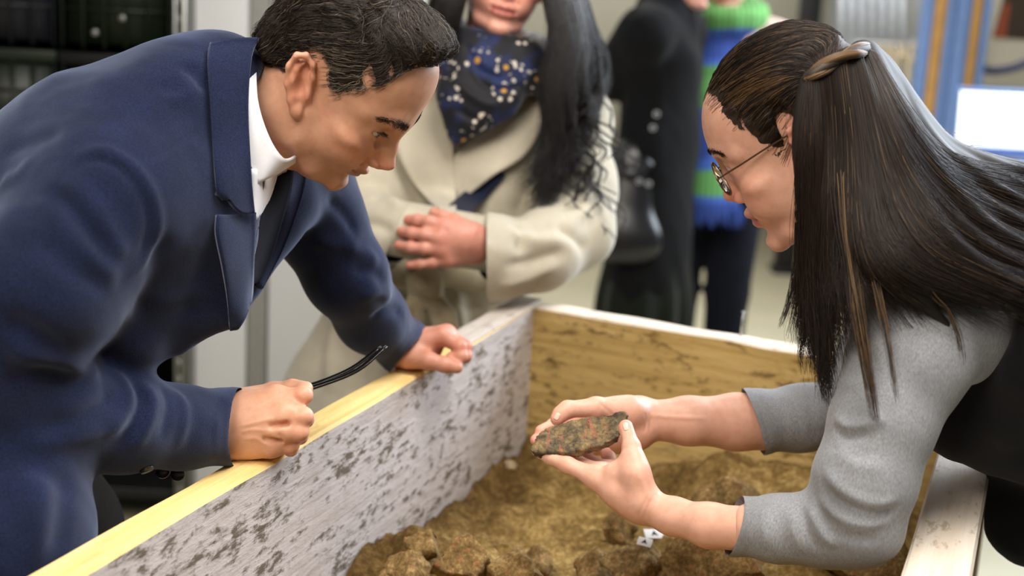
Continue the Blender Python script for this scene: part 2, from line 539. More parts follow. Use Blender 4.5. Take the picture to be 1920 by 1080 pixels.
# ---- far right of the hall
def slab(name, x0, x1, Y, z0, z1, t, mat, **k): return box(name, (x0, Y, z0), (x1, Y+t, z1), mat, **k)
st(slab('wall_right', pxx(1558, 7.6, 40), 6.4, 7.6, 0, 3.6, .1, M_WALLG))
BP = empty('partition_post', (pxx(1520, 7.4, 20), 7.4, 0), 'dark slim post against the pale back wall above the kneeling woman\'s hair', 'post')
BP['label'] = 'dark slim upright post against the pale wall behind the dark haired woman\'s crown'
inpar(box('shaft', (pxx(1503, 7.4, 20), 7.4, 0), (pxx(1541, 7.4, 20), 7.5, 3.0), M_DARK, bev=.006), BP)
inpar(box('base_plate', (pxx(1497, 7.4, 20), 7.37, 0), (pxx(1547, 7.4, 20), 7.53, .03), M_DARK, bev=.004), BP)
# ================================================================ the wooden box with the excavated soil block
RIM = 1.0
def wood_mat(name, c_lo, c_mid, c_hi, dirt_c, dirt=0.5, grain=(1.2, 26, 26), white=None, wetz=None, rough=0.75, dscale=7, dirt_lo=.30, grime=False):
    """sawn board: long grain along local x, knots of dirt, plaster or damp films"""
    mt, nt, bs = new_mat(name)
    co = objco(nt, grain)
    f = noise(nt, 3.0, 6, 0.62, co, 0.6)
    base = ramp(nt, f, [(0.25, c_lo), (0.5, c_mid), (0.78, c_hi)])
    f2 = noise(nt, dscale, 7, 0.68, objco(nt, (1.0, 2.2, 2.2)))
    f3 = noise(nt, 55, 5, 0.65, objco(nt, (0.6, 1.6, 1.6)))
    if white is not None:
        base = mixc(nt, base, white, ramp(nt, f2, [(0.30, (0, 0, 0)), (0.52, (.9, .9, .9))]))
    mm = nd(nt, 'ShaderNodeMath', operation='MULTIPLY'); nt.links.new(f2, mm.inputs[0]); nt.links.new(f3, mm.inputs[1])
    dk = ramp(nt, mm.outputs[0], [(dirt_lo, (0, 0, 0)), (dirt_lo+.075, (dirt,)*3)])
    colr = mixc(nt, base, dirt_c, dk)
    if grime:   # earth that has stuck to the lower part of the board in blotches and along the saw marks
        sx = nt.nodes.new('ShaderNodeSeparateXYZ'); tcn = nt.nodes.new('ShaderNodeTexCoord'); nt.links.new(tcn.outputs['Object'], sx.inputs[0])
        hh = nd(nt, 'ShaderNodeMapRange'); nt.links.new(sx.outputs['Z'], hh.inputs['Value']); hh.inputs['From Min'].default_value = .99; hh.inputs['From Max'].default_value = .72
        f5 = noise(nt, 30, 9, .80, objco(nt, (.40, 1.5, 1.5), (0, .12, 0)))
        pr = nd(nt, 'ShaderNodeMath', operation='MULTIPLY_ADD'); nt.links.new(hh.outputs[0], pr.inputs[0]); pr.inputs[1].default_value = .14; nt.links.new(f5, pr.inputs[2])
        colr = mixc(nt, colr, lin(104, 92, 72), ramp(nt, pr.outputs[0], [(.645, (0, 0, 0)), (.73, (.72, .72, .72))]))
    nt.links.new(colr, bs.inputs['Base Color'])
    bs.inputs['Roughness'].default_value = rough
    bs.inputs['Specular IOR Level'].default_value = 0.25
    h = nd(nt, 'ShaderNodeMath', operation='ADD'); nt.links.new(f, h.inputs[0]); nt.links.new(f3, h.inputs[1])
    bump(nt, bs, h.outputs[0], 0.35, 0.004)
    return mt
M_PINE = wood_mat('fresh_pine', lin(214, 178, 108), lin(232, 200, 132), lin(240, 214, 156), lin(196, 160, 100), 0.35)
M_PLAST = wood_mat('plastered_board', lin(150, 138, 128), lin(184, 174, 168), lin(204, 196, 192), lin(92, 80, 62), 0.9, white=lin(204, 197, 196), dscale=9, dirt_lo=.255, grime=True)
M_SOILB = wood_mat('earth_stained_board', lin(158, 130, 76), lin(182, 154, 96), lin(198, 172, 116), lin(92, 70, 36), 0.85, dscale=5, dirt_lo=.275, grime=True)
M_GREYW = wood_mat('weathered_board', lin(170, 158, 146), lin(196, 186, 176), lin(214, 206, 198), lin(120, 104, 84), 0.5)
M_PALEW = wood_mat('pale_planed_board', lin(214, 198, 178), lin(226, 214, 200), lin(236, 228, 218), lin(150, 128, 96), 0.55)
M_OLDW = wood_mat('old_board_side', lin(120, 96, 66), lin(140, 114, 80), lin(158, 132, 98), lin(70, 54, 36), 0.6)

def board_frame(p, q):
    p = np.asarray(p, float)[:2]; q = np.asarray(q, float)[:2]
    d = (q-p); L = np.linalg.norm(d); d /= L
    return p, d, np.array([-d[1], d[0]]), L

BL0, BL1 = Wz(150, 1080, RIM), Wz(1001, 574, RIM)          # inner top edge of the left board
BF0, BF1 = Wz(1001, 574, RIM), Wz(1526, 664, RIM)          # far board
BR0, BR1 = Wz(1690, 1080, RIM), Wz(1765, 822, RIM)         # right board
def isect(a, b, c, d):
    a, b, c, d = (np.asarray(v)[:2] for v in (a, b, c, d)); A = np.array([b-a, -(d-c)]).T
    t = np.linalg.solve(A, c-a); return a+t[0]*(b-a)
K_LF = isect(BL0, BL1, BF0, BF1); K_FR = isect(BF0, BF1, BR0, BR1)
dl = (BL1-BL0)[:2]; dl /= np.linalg.norm(dl); dr = (BR1-BR0)[:2]; dr /= np.linalg.norm(dr)
K_LN = K_LF-dl*1.62; K_RN = K_FR-dr*1.50
crate_box = empty('wooden_excavation_box', ((K_LF+K_RN)[0]/2, (K_LF+K_RN)[1]/2, 0.0), 'large open wooden plank box holding a lifted block of brown earth', 'box')

def board(name, p, q, inward, th, z0, z1, mats, ext=(0, 0), parent=crate_box, wob=.0007):
    """a sawn board whose inner top edge runs p->q; mats = inner face, top, outer"""
    p0, d, n, L = board_frame(p, q)
    if (np.asarray(inward)-p0) @ n > 0: n = -n              # n points outward
    a0, a1 = -ext[0], L+ext[1]
    nx, nz = 40, 10
    prof = [(0, z0), (0, z1-.004), (.003, z1), (th-.003, z1), (th, z1-.004), (th, z0)]
    # subdivide the inner face vertically for uneven sawn edges
    V, F, mi = [], [], []
    xs = np.linspace(a0, a1, nx)
    rr = np.random.default_rng(abs(hash(name)) % 1000+int(p0[0]*100) % 50)
    e1 = spline(np.c_[np.linspace(0, 1, 14), rr.normal(0, wob, 14)], nx)[:, 1]
    e2 = spline(np.c_[np.linspace(0, 1, 14), rr.normal(0, wob, 14)], nx)[:, 1]
    for i, x in enumerate(xs):
        for j, (u, z) in enumerate(prof):
            zz = z+(e1[i] if j in (1, 2) else e2[i] if j in (3, 4) else 0)
            V.append((x, u+(e1[i]*.6 if j == 1 else 0), zz))
    m = len(prof)
    for i in range(nx-1):
        for j in range(m):
            k = (j+1) % m
            F.append((i*m+j, i*m+k, (i+1)*m+k, (i+1)*m+j)); mi.append([0, 1, 1, 1, 2, 2][j])
    F.append(tuple(range(m))[::-1]); mi.append(2); F.append(tuple((nx-1)*m+j for j in range(m))); mi.append(2)
    if d[0]*n[1]-d[1]*n[0] < 0: F = [f[::-1] for f in F]
    o = mk(name, V, F, None, None, smooth=False)
    for mt in mats: o.data.materials.append(mt)
    o.data.polygons.foreach_set('material_index', mi)
    M = Matrix.Identity(4)
    M[0][0], M[1][0] = d; M[0][1], M[1][1] = n; M[0][3], M[1][3] = p0; 
    o.matrix_world = M
    if parent is not None:
        o.parent = parent; o.matrix_parent_inverse = Matrix.Translation(-parent.location)
    return o
ctr = (K_LF+K_RN+K_LN+K_FR)/4
tl = np.linalg.norm(Wz(60, 1080, RIM)[:2]-BL0[:2])
TH = 0.045
b1 = board('side_board', K_LN, K_LF, ctr, TH, .66, RIM, (M_PLAST, M_PINE, M_PINE), ext=(0, .0))
b1['label'] = 'left board with chalky grey plastered inner face and fresh yellow top edge'
b2 = board('end_board', K_LF+(K_FR-K_LF)*0.0, K_FR, ctr, .042, .66, RIM, (M_SOILB, M_PALEW, M_OLDW), ext=(0.0, 0.05))
b2['label'] = 'far board stained yellow brown by earth with pale top edge'
b3 = board('side_board', K_RN, K_FR-dr*.002, ctr, .068, .66, RIM, (M_SOILB, M_PALEW, M_OLDW), ext=(0, -.004))
b3['label'] = 'right board with wide pale weathered top edge'
board('end_board', K_LN+dl*.0, K_RN, ctr, .045, .66, RIM-.02, (M_SOILB, M_PINE, M_PINE), ext=(.045, .06))
# corner cap of the left board end, grey weathered
def perp(d): return np.array([-d[1], d[0]])
o = board('corner_block', K_LF-dl*.30, K_LF+dl*.045, ctr, TH+.004, RIM-.0005, RIM+.004, (M_GREYW, M_GREYW, M_GREYW), wob=.0004)
# bottom and trestle legs
P4 = np.array([K_LN, K_LF, K_FR, K_RN]); cc = P4.mean(0)
V = np.vstack([np.c_[P4, np.full(4, .66)], np.c_[P4, np.full(4, .62)]])
o = mk('bottom_panel', V, [(3, 2, 1, 0), (4, 5, 6, 7), (0, 1, 5, 4), (1, 2, 6, 5), (2, 3, 7, 6), (3, 0, 4, 7)], M_OLDW, smooth=False)
inpar(o, crate_box)
for q in P4:
    c2 = q+(cc-q)*.1
    inpar(box('leg', (c2[0]-.045, c2[1]-.045, 0), (c2[0]+.045, c2[1]+.045, .62), M_OLDW, bev=.004), crate_box)
# cross batten seen at the outer right
pr = Wz(1800, 1062, RIM-.05)
p0, d, n, L = board_frame(K_RN, K_FR)
if (ctr-p0) @ n > 0: n = -n
for sft in (.30,):
    a = K_RN+d*sft+n*.069
    o = box('batten', (0, 0, .60), (.07, .05, RIM-.035), M_PALEW, bev=.003)
    M = Matrix.Identity(4); M[0][0], M[1][0] = d; M[0][1], M[1][1] = n; M[0][3], M[1][3] = a
    if d[0]*n[1]-d[1]*n[0] < 0:
        o.data.flip_normals()
    o.matrix_world = M; o.parent = crate_box; o.matrix_parent_inverse = Matrix.Translation(-crate_box.location)
# nail standing proud of the far board's top
pn = Wz(1393, 638, RIM)+np.array([-.001, .02, 0])
nl = empty('nail', pn, 'bent steel nail standing upright in the far board\'s pale top edge', 'nail')
v, f = tube_vf(np.array([pn+(0, 0, -.01), pn+(0, 0, .02), pn+(.001, 0, .043)]), .0016, 8); inpar(mk('shank', v, f, M_ALU), nl)
v, f = tube_vf(np.array([pn+(.001, 0, .043), pn+(.001, 0, .0445)]), .0034, 10); inpar(mk('nail_head', v, f, M_ALU, smooth=False), nl)

# ---- the earth
def earth_mat(name, cols, red=0.0, scale=1.0, darkened=False):
    mt, nt, bs = new_mat(name)
    co = objco(nt)
    f = noise(nt, 22*scale, 8, 0.7, co); g = noise(nt, 130*scale, 5, 0.7, co); k = noise(nt, 8*scale, 4, 0.6, co)
    a = nd(nt, 'ShaderNodeMath', operation='ADD'); nt.links.new(f, a.inputs[0]); nt.links.new(g, a.inputs[1])
    hf = nd(nt, 'ShaderNodeMath', operation='MULTIPLY'); nt.links.new(a.outputs[0], hf.inputs[0]); hf.inputs[1].default_value = .5
    colr = ramp(nt, hf.outputs[0], [(0.34, cols[0]), (0.5, cols[1]), (0.64, cols[2])])
    if red > 0:
        rn = noise(nt, 60*scale, 3, 0.6, co)
        colr = mixc(nt, colr, lin(168, 88, 66), ramp(nt, rn, [(0.60, (0, 0, 0)), (0.68, (red,)*3)]))
    if darkened:    # darker earth along the boards, paler in the middle
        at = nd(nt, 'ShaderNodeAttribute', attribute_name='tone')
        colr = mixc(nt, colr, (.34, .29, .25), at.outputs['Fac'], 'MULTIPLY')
    nt.links.new(colr, bs.inputs['Base Color'])
    bs.inputs['Roughness'].default_value = 0.95; bs.inputs['Specular IOR Level'].default_value = 0.15
    bump(nt, bs, hf.outputs[0], 0.8, 0.006)
    return mt
M_EARTH = earth_mat('dry_loam', (lin(78, 60, 33), lin(138, 113, 66), lin(190, 166, 112)), darkened=True)
M_LUMP = earth_mat('loam_lump', (lin(72, 55, 34), lin(132, 107, 68), lin(190, 162, 112)), red=.40, scale=1.6)

def fbm(X, Y, seed, octs=5, f0=4.0, gain=.5):
    r = np.random.default_rng(seed); out = np.zeros_like(X); a = 1.0; f = f0
    for o in range(octs):
        n = 64; G = r.normal(size=(n, n))
        u, v = (X*f) % (n-1), (Y*f) % (n-1); i, j = u.astype(int), v.astype(int)
        fu, fv = u-i, v-j; fu = fu*fu*(3-2*fu); fv = fv*fv*(3-2*fv)
        i2, j2 = (i+1) % n, (j+1) % n
        out += a*((G[i, j]*(1-fu)+G[i2, j]*fu)*(1-fv)+(G[i, j2]*(1-fu)+G[i2, j2]*fu)*fv)
        a *= gain; f *= 2.03
    return out
SOIL_Z = RIM-.275
def soil():
    nu, nv = 260, 330
    u = np.linspace(0.004, .996, nu)[None, :]; v = np.linspace(0.003, .997, nv)[:, None]
    P = ((1-u)*(1-v))[..., None]*K_LN+((1-u)*v)[..., None]*K_LF+(u*v)[..., None]*K_FR+(u*(1-v))[..., None]*K_RN
    X, Y = P[..., 0], P[..., 1]
    Z = np.full_like(X, SOIL_Z)+.010*fbm(X+3, Y+3, 1, 3, 5)+.006*fbm(X+3, Y+3, 2, 5, 26, .55)
    # the loam stands higher in front and right, banked against the boards
    def bump_(p, r, h):
        d2 = ((X-p[0])**2+(Y-p[1])**2)/(r*r); return h*np.exp(-d2)
    for (x, y, r, h) in SOIL_BUMPS:
        q = Wz(x, y, SOIL_Z+.02); Z += bump_(q, r, h)
    Z += .05*np.exp(-u/.05)*np.exp(-((1-v)/.5))*0+.02*np.exp(-u/.06)+.02*np.exp(-(1-v)/.05)
    V = np.stack([X, Y, Z], -1).reshape(-1, 3)
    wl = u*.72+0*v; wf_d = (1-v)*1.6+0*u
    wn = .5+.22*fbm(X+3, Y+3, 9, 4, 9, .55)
    dark_w = np.clip(1.25-wl/.13-.9*(wn-.5), 0, 1)*.95; dark_w = np.maximum(dark_w, np.clip(1.1-wf_d/.16-.9*(wn-.5), 0, 1)*.8)
    dark_w = np.maximum(dark_w, np.clip((wn-.62)*2.2, 0, .55))
    tone = np.repeat(dark_w.reshape(-1, 1), 3, 1)
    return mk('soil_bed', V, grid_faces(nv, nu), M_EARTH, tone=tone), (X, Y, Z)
SOIL_BUMPS = [(1330, 915, .10, .055), (1480, 960, .13, .06), (1640, 1010, .12, .05), (1260, 1060, .12, .06), (880, 1095, .12, .05),
              (720, 1100, .10, .035), (1270, 930, .05, -.03), (1720, 1020, .05, -.05), (1540, 1075, .14, .06)]
so, SOILG = soil()
tag(so, 'rough brown loam filling the bottom of the wooden box', 'soil', kind='stuff')
def soil_z(x, y):
    i = np.argmin((SOILG[0]-x)**2+(SOILG[1]-y)**2); return float(SOILG[2].ravel()[i])

def lump_vf(size, seed, h=.0035, slabby=1.0):
    """a broken clod: ellipsoid cut by random planes, then roughened"""
    r = np.random.default_rng(seed); a, b, c = np.asarray(size)/2
    s = Sculpt((-a*1.15, -b*1.15, -c*1.15), (a*1.15, b*1.15, c*1.15), h)
    s.ell((0, 0, 0), (a*1.1, b*1.1, c*1.1), 0)
    th = r.uniform(0, 6.28)
    for i in range(13):
        n = r.normal(size=3)
        if i < 3: n = np.array([math.cos(th+i*2.1), math.sin(th+i*2.1), r.uniform(.45, .9)])
        n /= np.linalg.norm(n)
        w = np.sqrt((n[0]*a)**2+(n[1]*b)**2+(n[2]*c)**2)
        s.half(n*w*(r.uniform(.42, .58) if i < 3 else r.uniform(.55, .88)), n, .003)
    P, Q = s.get(1); N = normals(P, Q)
    k = fbm(P[:, 0]*1.0+P[:, 2]*.7+5, P[:, 1]+P[:, 2]*.9+5, seed+7, 5, 28, .6)
    k3 = np.abs(fbm(P[:, 0]*1.0+P[:, 2]*.7+8, P[:, 1]+P[:, 2]*.9+8, seed+17, 3, 16, .5)); P = P+N*(k*.0021-k3*.0022)[:, None]
    return P, Q
LUMPS = [  # centre px, z above soil, size (x,y,z) m, yaw, label
 (795, 1022, (.070, .060, .050), .2, 'rounded clod of brown loam lying on top of the heap beside the plastered board'),
 (765, 1062, (.085, .075, .050), .9, 'pale flat sided clod of loam under the rounded clod'),
 (735, 1092, (.075, .065, .050), .3, 'small clod of loam at the lower left end of the heap'),
 (868, 1052, (.120, .090, .075), .5, 'largest pitted clod of loam in the heap, with a peaked top'),
 (965, 1068, (.115, .085, .070), 2.4, 'sloping wedge shaped clod of loam right of the peaked clod'),
 (1008, 1050, (.050, .040, .050), .4, 'dark narrow clod of loam at the right end of the heap'),
 (1165, 985, (.045, .050, .090), .3, 'upright dark clod of earth under the near wrist of the woman'),
 (1120, 1070, (.10, .07, .045), 1.2, 'low clod of loam left of the clod with white paper markers'),
 (1200, 1050, (.13, .06, .06), .7, 'long dark clod of burnt earth with the white paper markers'),
 (1340, 1045, (.20, .11, .06), -.2, 'broad reddish brown clod of earth below the grey sleeve'),
 (1640, 1040, (.16, .12, .07), .4, 'rough clod of brown earth against the right board'),
 (1380, 945, (.16, .09, .06), .1, 'sandy clod of earth behind the near forearm'),
]
lump_obs = []
soil_tree = bvh(np.array([v.co for v in so.data.vertices]), grid_faces(330, 260))
for i, (x, y, sz, yaw, lab) in enumerate(LUMPS):
    h, n = hit(soil_tree, x, y)
    V, F = lump_vf(np.array(sz)*(1.1 if i < 4 else 1.2), 20+i)
    o = mk('earth_clod', V, F, M_LUMP)
    rise = sz[2]*(.40 if i < 4 else .55); tc = CAM-h; o.location = tuple(h+tc*(rise/tc[2])); o.rotation_euler = (.15*math.sin(i*2.1), .2*math.cos(i*1.7), yaw)
    tag(o, lab, 'clod'); o['group'] = 'clods of loam in the box'
    lump_obs.append(o)
# pale little stone by the far left corner
q = Wz(956, 868, SOIL_Z+.03); V, F = lump_vf((.032, .024, .018), 91, .0018)
o = mk('small_stone', V, F, plain('pale_stone', lin(150, 132, 104), .9, var=.15)); o.location = (q[0], q[1], soil_z(q[0], q[1])+.004)
tag(o, 'small pale stone on the soil at the foot of the plastered board', 'stone')
# white paper find markers with a black arrowhead mark
M_PAPER = plain('white_paper', lin(236, 236, 240), .7, var=.02); M_INK = plain('black_ink', lin(24, 24, 26), .6)
dgs = bpy.context.evaluated_depsgraph_get()
def marker(x, y, sz, yaw, lab, tilt):
    h, loc, n, i, ob, mt_ = SC.ray_cast(bpy.context.evaluated_depsgraph_get(), Vector(CAM), Vector(ray(x, y)))
    p = np.array(loc)+np.array([0, 0, .006])
    o = box('paper_marker', (-sz[0]/2, -sz[1]/2, -.0006), (sz[0]/2, sz[1]/2, .0006), M_PAPER, bev=.0004)
    o.location = p; o.rotation_euler = (tilt, .05, yaw)
    tag(o, lab, 'marker'); o['group'] = 'white paper find markers'
    a = sz[1]*.32
    V = [(-a, -a*.8, .0007), (a, -a*.8, .0007), (0, a, .0007), (-a*.45, -a*.8, .0007), (a*.45, -a*.8, .0007), (0, -a*.1, .0007), (-a, -a*.8, .0011), (a, -a*.8, .0011), (0, a, .0011), (-a*.45, -a*.8, .0011), (a*.45, -a*.8, .0011), (0, -a*.1, .0011)]
    V[5] = (0, -a*.35, .0007); V[11] = (0, -a*.35, .0011)
    F = [(6, 11, 8), (11, 7, 8), (0, 2, 5), (5, 2, 1)]
    mk('arrow_mark', V, F, M_INK, o, smooth=False)
    return o
bpy.context.view_layer.update()
marker(1226, 1008, (.030, .017), .25, 'upper white paper marker with a black arrowhead, stuck on the burnt clod', .5)
marker(1208, 1024, (.020, .013), -.35, 'lower smaller white paper marker on the tip of the burnt clod', .6)
# ================================================================ a head, sculpted in its own frame (x right, y forward, z up; metres)
def sculpt_head(neck, male=True, h=0.0016, width=1.0, ears=(1, -1)):
    s = Sculpt((-0.105, -0.125, -0.175), (0.105, 0.14, 0.142), h)
    c = 0.01
    f = 0 if male else 1
    s.ell((0, .2*c, 4.9*c), (7.45*c*width, 9.6*c, 8.2*c), 0.0)
    s.ell((0, 3.3*c, 1.2*c), (6.5*c*width, 6.75*c, 8.3*c), 0.015)
    s.ell((0, 4.6*c, 5.6*c), (5.9*c, 5.2*c, 5.6*c), 0.02)                 # forehead
    s.ell((0, 3.6*c, -4.6*c), ((5.0-.4*f)*c, 5.9*c, 5.3*c), 0.02)         # lower face
    for x in (1, -1):
        s.chain([(x*5.6*c, .4*c, -2.5*c), (x*(5.0-.5*f)*c, 1.2*c, -5.9*c), (x*3.3*c, 5.4*c, -8.3*c), (x*1.0*c, 8.5*c, -9.4*c)],
                [1.4*c, (1.55-.2*f)*c, (1.45-.2*f)*c, 1.25*c], 0.018)
        s.ell((x*4.7*c, 6.2*c, -1.5*c), (2.1*c, 2.2*c, 1.5*c), 0.016)      # cheekbone
        s.ell((x*3.3*c, 7.2*c, -4.0*c), (2.2*c, 2.2*c, 2.5*c), 0.016)
        s.ell((x*4.3*c, 4.2*c, -3.9*c), ((1.7+.2*f)*c, 3.0*c, 2.7*c), 0.02)      # cheek
        s.chain([(x*.7*c, (9.15-.3*f)*c, 3.0*c), (x*3.0*c, (8.6-.25*f)*c, 3.35*c), (x*5.2*c, 6.5*c, 2.7*c)], [.95*c, .85*c, .8*c], 0.012)
    s.ell((0, 9.0*c, -9.1*c), ((1.9-.3*f)*c, 1.35*c, 1.45*c), 0.012)       # chin
    s.ell((0, 7.2*c, -5.6*c), (3.3*c, 3.1*c, 2.6*c), 0.014)                # muzzle
    for x in (1, -1):
        s.ell((x*3.2*c, 10.0*c, 1.35*c), (1.75*c, 1.75*c, 1.2*c), 0.01, 'sub')   # sockets
        s.ell((x*1.9*c, 9.3*c, .6*c), (.7*c, .8*c, 1.0*c), 0.008, 'sub')
    # nose
    s.chain([(0, 9.0*c, 2.2*c), (0, (10.1-.2*f)*c, .1*c), (0, 11.35*c, -2.0*c)], [.75*c, .72*c, (.88-.1*f)*c], 0.008)
    s.cone((0, 9.0*c, -1.8*c), (0, 10.4*c, -2.9*c), 1.2*c, .8*c, 0.006)
    for x in (1, -1):
        s.ell((x*1.2*c, 10.0*c, -2.75*c), (.68*c, .95*c, .72*c), 0.005)
        s.ell((x*.62*c, 10.75*c, -3.5*c), (.36*c, .55*c, .38*c), 0.003, 'sub')
        s.ell((x*1.95*c, 9.9*c, -2.9*c), (.22*c, .8*c, .9*c), 0.006, 'sub')
        s.cone((x*2.1*c, 9.6*c, -3.4*c), (x*3.4*c, 8.4*c, -5.6*c), .12*c, .1*c, 0.007, 'sub')   # smile fold
    s.cone((0, 10.65*c, -3.9*c), (0, 10.7*c, -4.6*c), .22*c, .2*c, 0.006, 'sub')
    # lips
    lp = .25 if male else 0
    up = [(2.5, 8.75, -5.75), (1.3, 10.0-lp, -5.35), (.45, 10.4-lp, -5.1), (0, 10.4-lp, -5.2)]
    dn = [(2.4, 8.75, -6.0), (1.2, 9.85-lp, -6.5), (0, 10.15-lp, -6.65)]
    for x in (1, -1):
        s.chain([(x*a*c, b*c, d*c) for a, b, d in up], [.25*c, .42*c, .48*c, .46*c], 0.006)
        s.chain([(x*a*c, b*c, d*c) for a, b, d in dn], [.25*c, .5*c, .56*c], 0.006)
        s.chain([(x*a*c, b*c, d*c) for a, b, d in [(2.7, 9.0, -5.75), (1.3, 10.5, -5.95), (0, 11.1, -5.85)]], [.13*c, .12*c, .12*c], 0.004, 'sub')
    s.ell((0, 10.6*c, -7.9*c), (2.0*c, .8*c, .55*c), 0.01, 'sub')
    # lids: a shell round each eyeball with a slit opening
    for x in (1, -1):
        ec = (x*3.15*c, 7.75*c, 1.35*c)
        s.ell(ec, 1.36*c, 0.006)
        s.cone((x*1.95*c, 9.05*c, 1.08*c), (x*4.25*c, 8.55*c, 1.25*c), .20*c, .22*c, 0.002, 'sub')
        s.cone((x*2.6*c, 9.3*c, 1.2*c), (x*3.8*c, 9.15*c, 1.25*c), .46*c, .40*c, 0.002, 'sub')
    # neck
    nk = np.asarray(neck, float)
    s.cone((0, -1.2*c, -3.0*c), nk, (5.7-.9*f)*c, (6.0-1.0*f)*c, 0.02)
    s.cone((0, 4.0*c, -7.6*c), nk*0.8+np.array([0, 2.8*c, 0]), 2.6*c, 3.0*c, 0.03)
    for x in (1, -1):
        s.cone((x*5.2*c, -1.4*c, -2.4*c), nk*0.92+np.array([x*2.2*c, 2.6*c, 0]), 1.3*c, 1.4*c, 0.02)
    # ears
    for x in ears:
        def e(a, b, d): return (x*d*c, a*c, b*c)
        s.ell((x*7.1*c*width, -.9*c, .2*c), (.75*c, 1.5*c, 2.3*c), 0.005, rot=rotm((1, 0, 0), 0.25))
        hel = [e(.35, .3, 7.2), e(.55, 1.5, 7.5), e(.15, 2.75, 7.8), e(-1.1, 3.25, 8.2), e(-2.3, 2.6, 8.55), e(-2.75, 1.1, 8.7), e(-2.35, -.6, 8.5), e(-1.5, -1.9, 8.1), e(-.75, -2.6, 7.7)]
        s.chain([np.array(q)*np.array([width, 1, 1]) for q in hel], [.3*c, .32*c, .34*c, .36*c, .38*c, .36*c, .33*c, .36*c, .5*c], 0.004)
        s.ell((x*7.55*c*width, -.45*c, -2.6*c), (.42*c, .7*c, .8*c), 0.006)   # lobe
        fill = [e(-1.9, 1.6, 8.05), e(-1.7, .2, 8.05), e(-1.2, -1.3, 7.8)]
        s.chain([np.array(q)*np.array([width, 1, 1]) for q in fill], [.5*c, .5*c, .45*c], 0.006)
        anti = [e(-.9, 2.2, 8.0), e(-1.6, 1.3, 8.3), e(-1.75, .1, 8.3), e(-1.1, -1.0, 8.1)]
        s.chain([np.array(q)*np.array([width, 1, 1]) for q in anti], [.24*c, .28*c, .28*c, .26*c], 0.004)
        s.ell((x*8.2*c*width, -.75*c, -.15*c), (.75*c, .68*c, .95*c), 0.004, 'sub')   # concha
        s.ell((x*8.25*c*width, -.5*c, 1.5*c), (.45*c, .5*c, .8*c), 0.004, 'sub')
        s.ell((x*7.5*c*width, .4*c, -.35*c), (.4*c, .35*c, .6*c), 0.004)      # tragus
    s.half((0, 0, -.172), (0, 0, -1))
    return s.get(1)

def warp(V, src, dst, sig, ridge=.03):
    """smooth pull of a sculpt so that landmarks src land on dst"""
    src = np.asarray(src, float); dst = np.asarray(dst, float)
    K = np.exp(-((src[:, None]-src[None])**2).sum(-1)/(sig*sig))
    A = np.linalg.solve(K+ridge*np.eye(len(src)), dst-src)
    out = V.copy()
    for i in range(0, len(V), 200000):
        k = np.exp(-((V[i:i+200000, None]-src[None])**2).sum(-1)/(sig*sig))
        out[i:i+200000] += k @ A
    return out

def head_tone(V, base, male=True, lip=(0.45, 0.13, 0.11)):
    """natural colouring of a face: flushed cheeks, nose and ears, lips, shaven chin"""
    c = 0.01; P = V/c; n = len(P)
    T = np.tile(np.asarray(base, float), (n, 1))
    def blend(w, colr): T[:] = T*(1-w[:, None])+np.asarray(colr)[None]*w[:, None]
    b = np.asarray(base)
    ax = np.abs(P[:, 0])
    red = b*np.array([1.0, .70, .66])
    blend(.75*np.exp(-((ax-4.2)**2/6+(P[:, 1]-7.5)**2/8+(P[:, 2]+2.2)**2/5)), red)
    blend(.8*np.exp(-(ax**2/3+(P[:, 1]-11)**2/3+(P[:, 2]+2.6)**2/3)), red)
    blend(.6*np.exp(-((ax-8.2)**2/1.5+(P[:, 1]+1)**2/6+(P[:, 2]-.5)**2/10)), b*np.array([1, .64, .58]))
    if male:
        w = np.clip((-P[:, 2]-3.4)/2.4, 0, 1)*np.clip((P[:, 1]-1.5)/3, 0, 1)*np.clip((11.8+P[:, 2])/1.5, 0, 1)
        blend(.42*w, b*np.array([.52, .50, .52]))
    # lips
    lw = np.exp(-((P[:, 2]+5.85)/.95)**4)*np.clip((2.65-ax)/.5, 0, 1)*np.clip((P[:, 1]-8.3)/.7, 0, 1)
    blend(np.clip(lw*.9, 0, 1), lip)
    # round the eyes
    blend(.45*np.exp(-((ax-3.2)**2/2.6+(P[:, 1]-8.8)**2/1.5+(P[:, 2]-1.2)**2/1.2)), b*np.array([.72, .5, .46]))
    return T

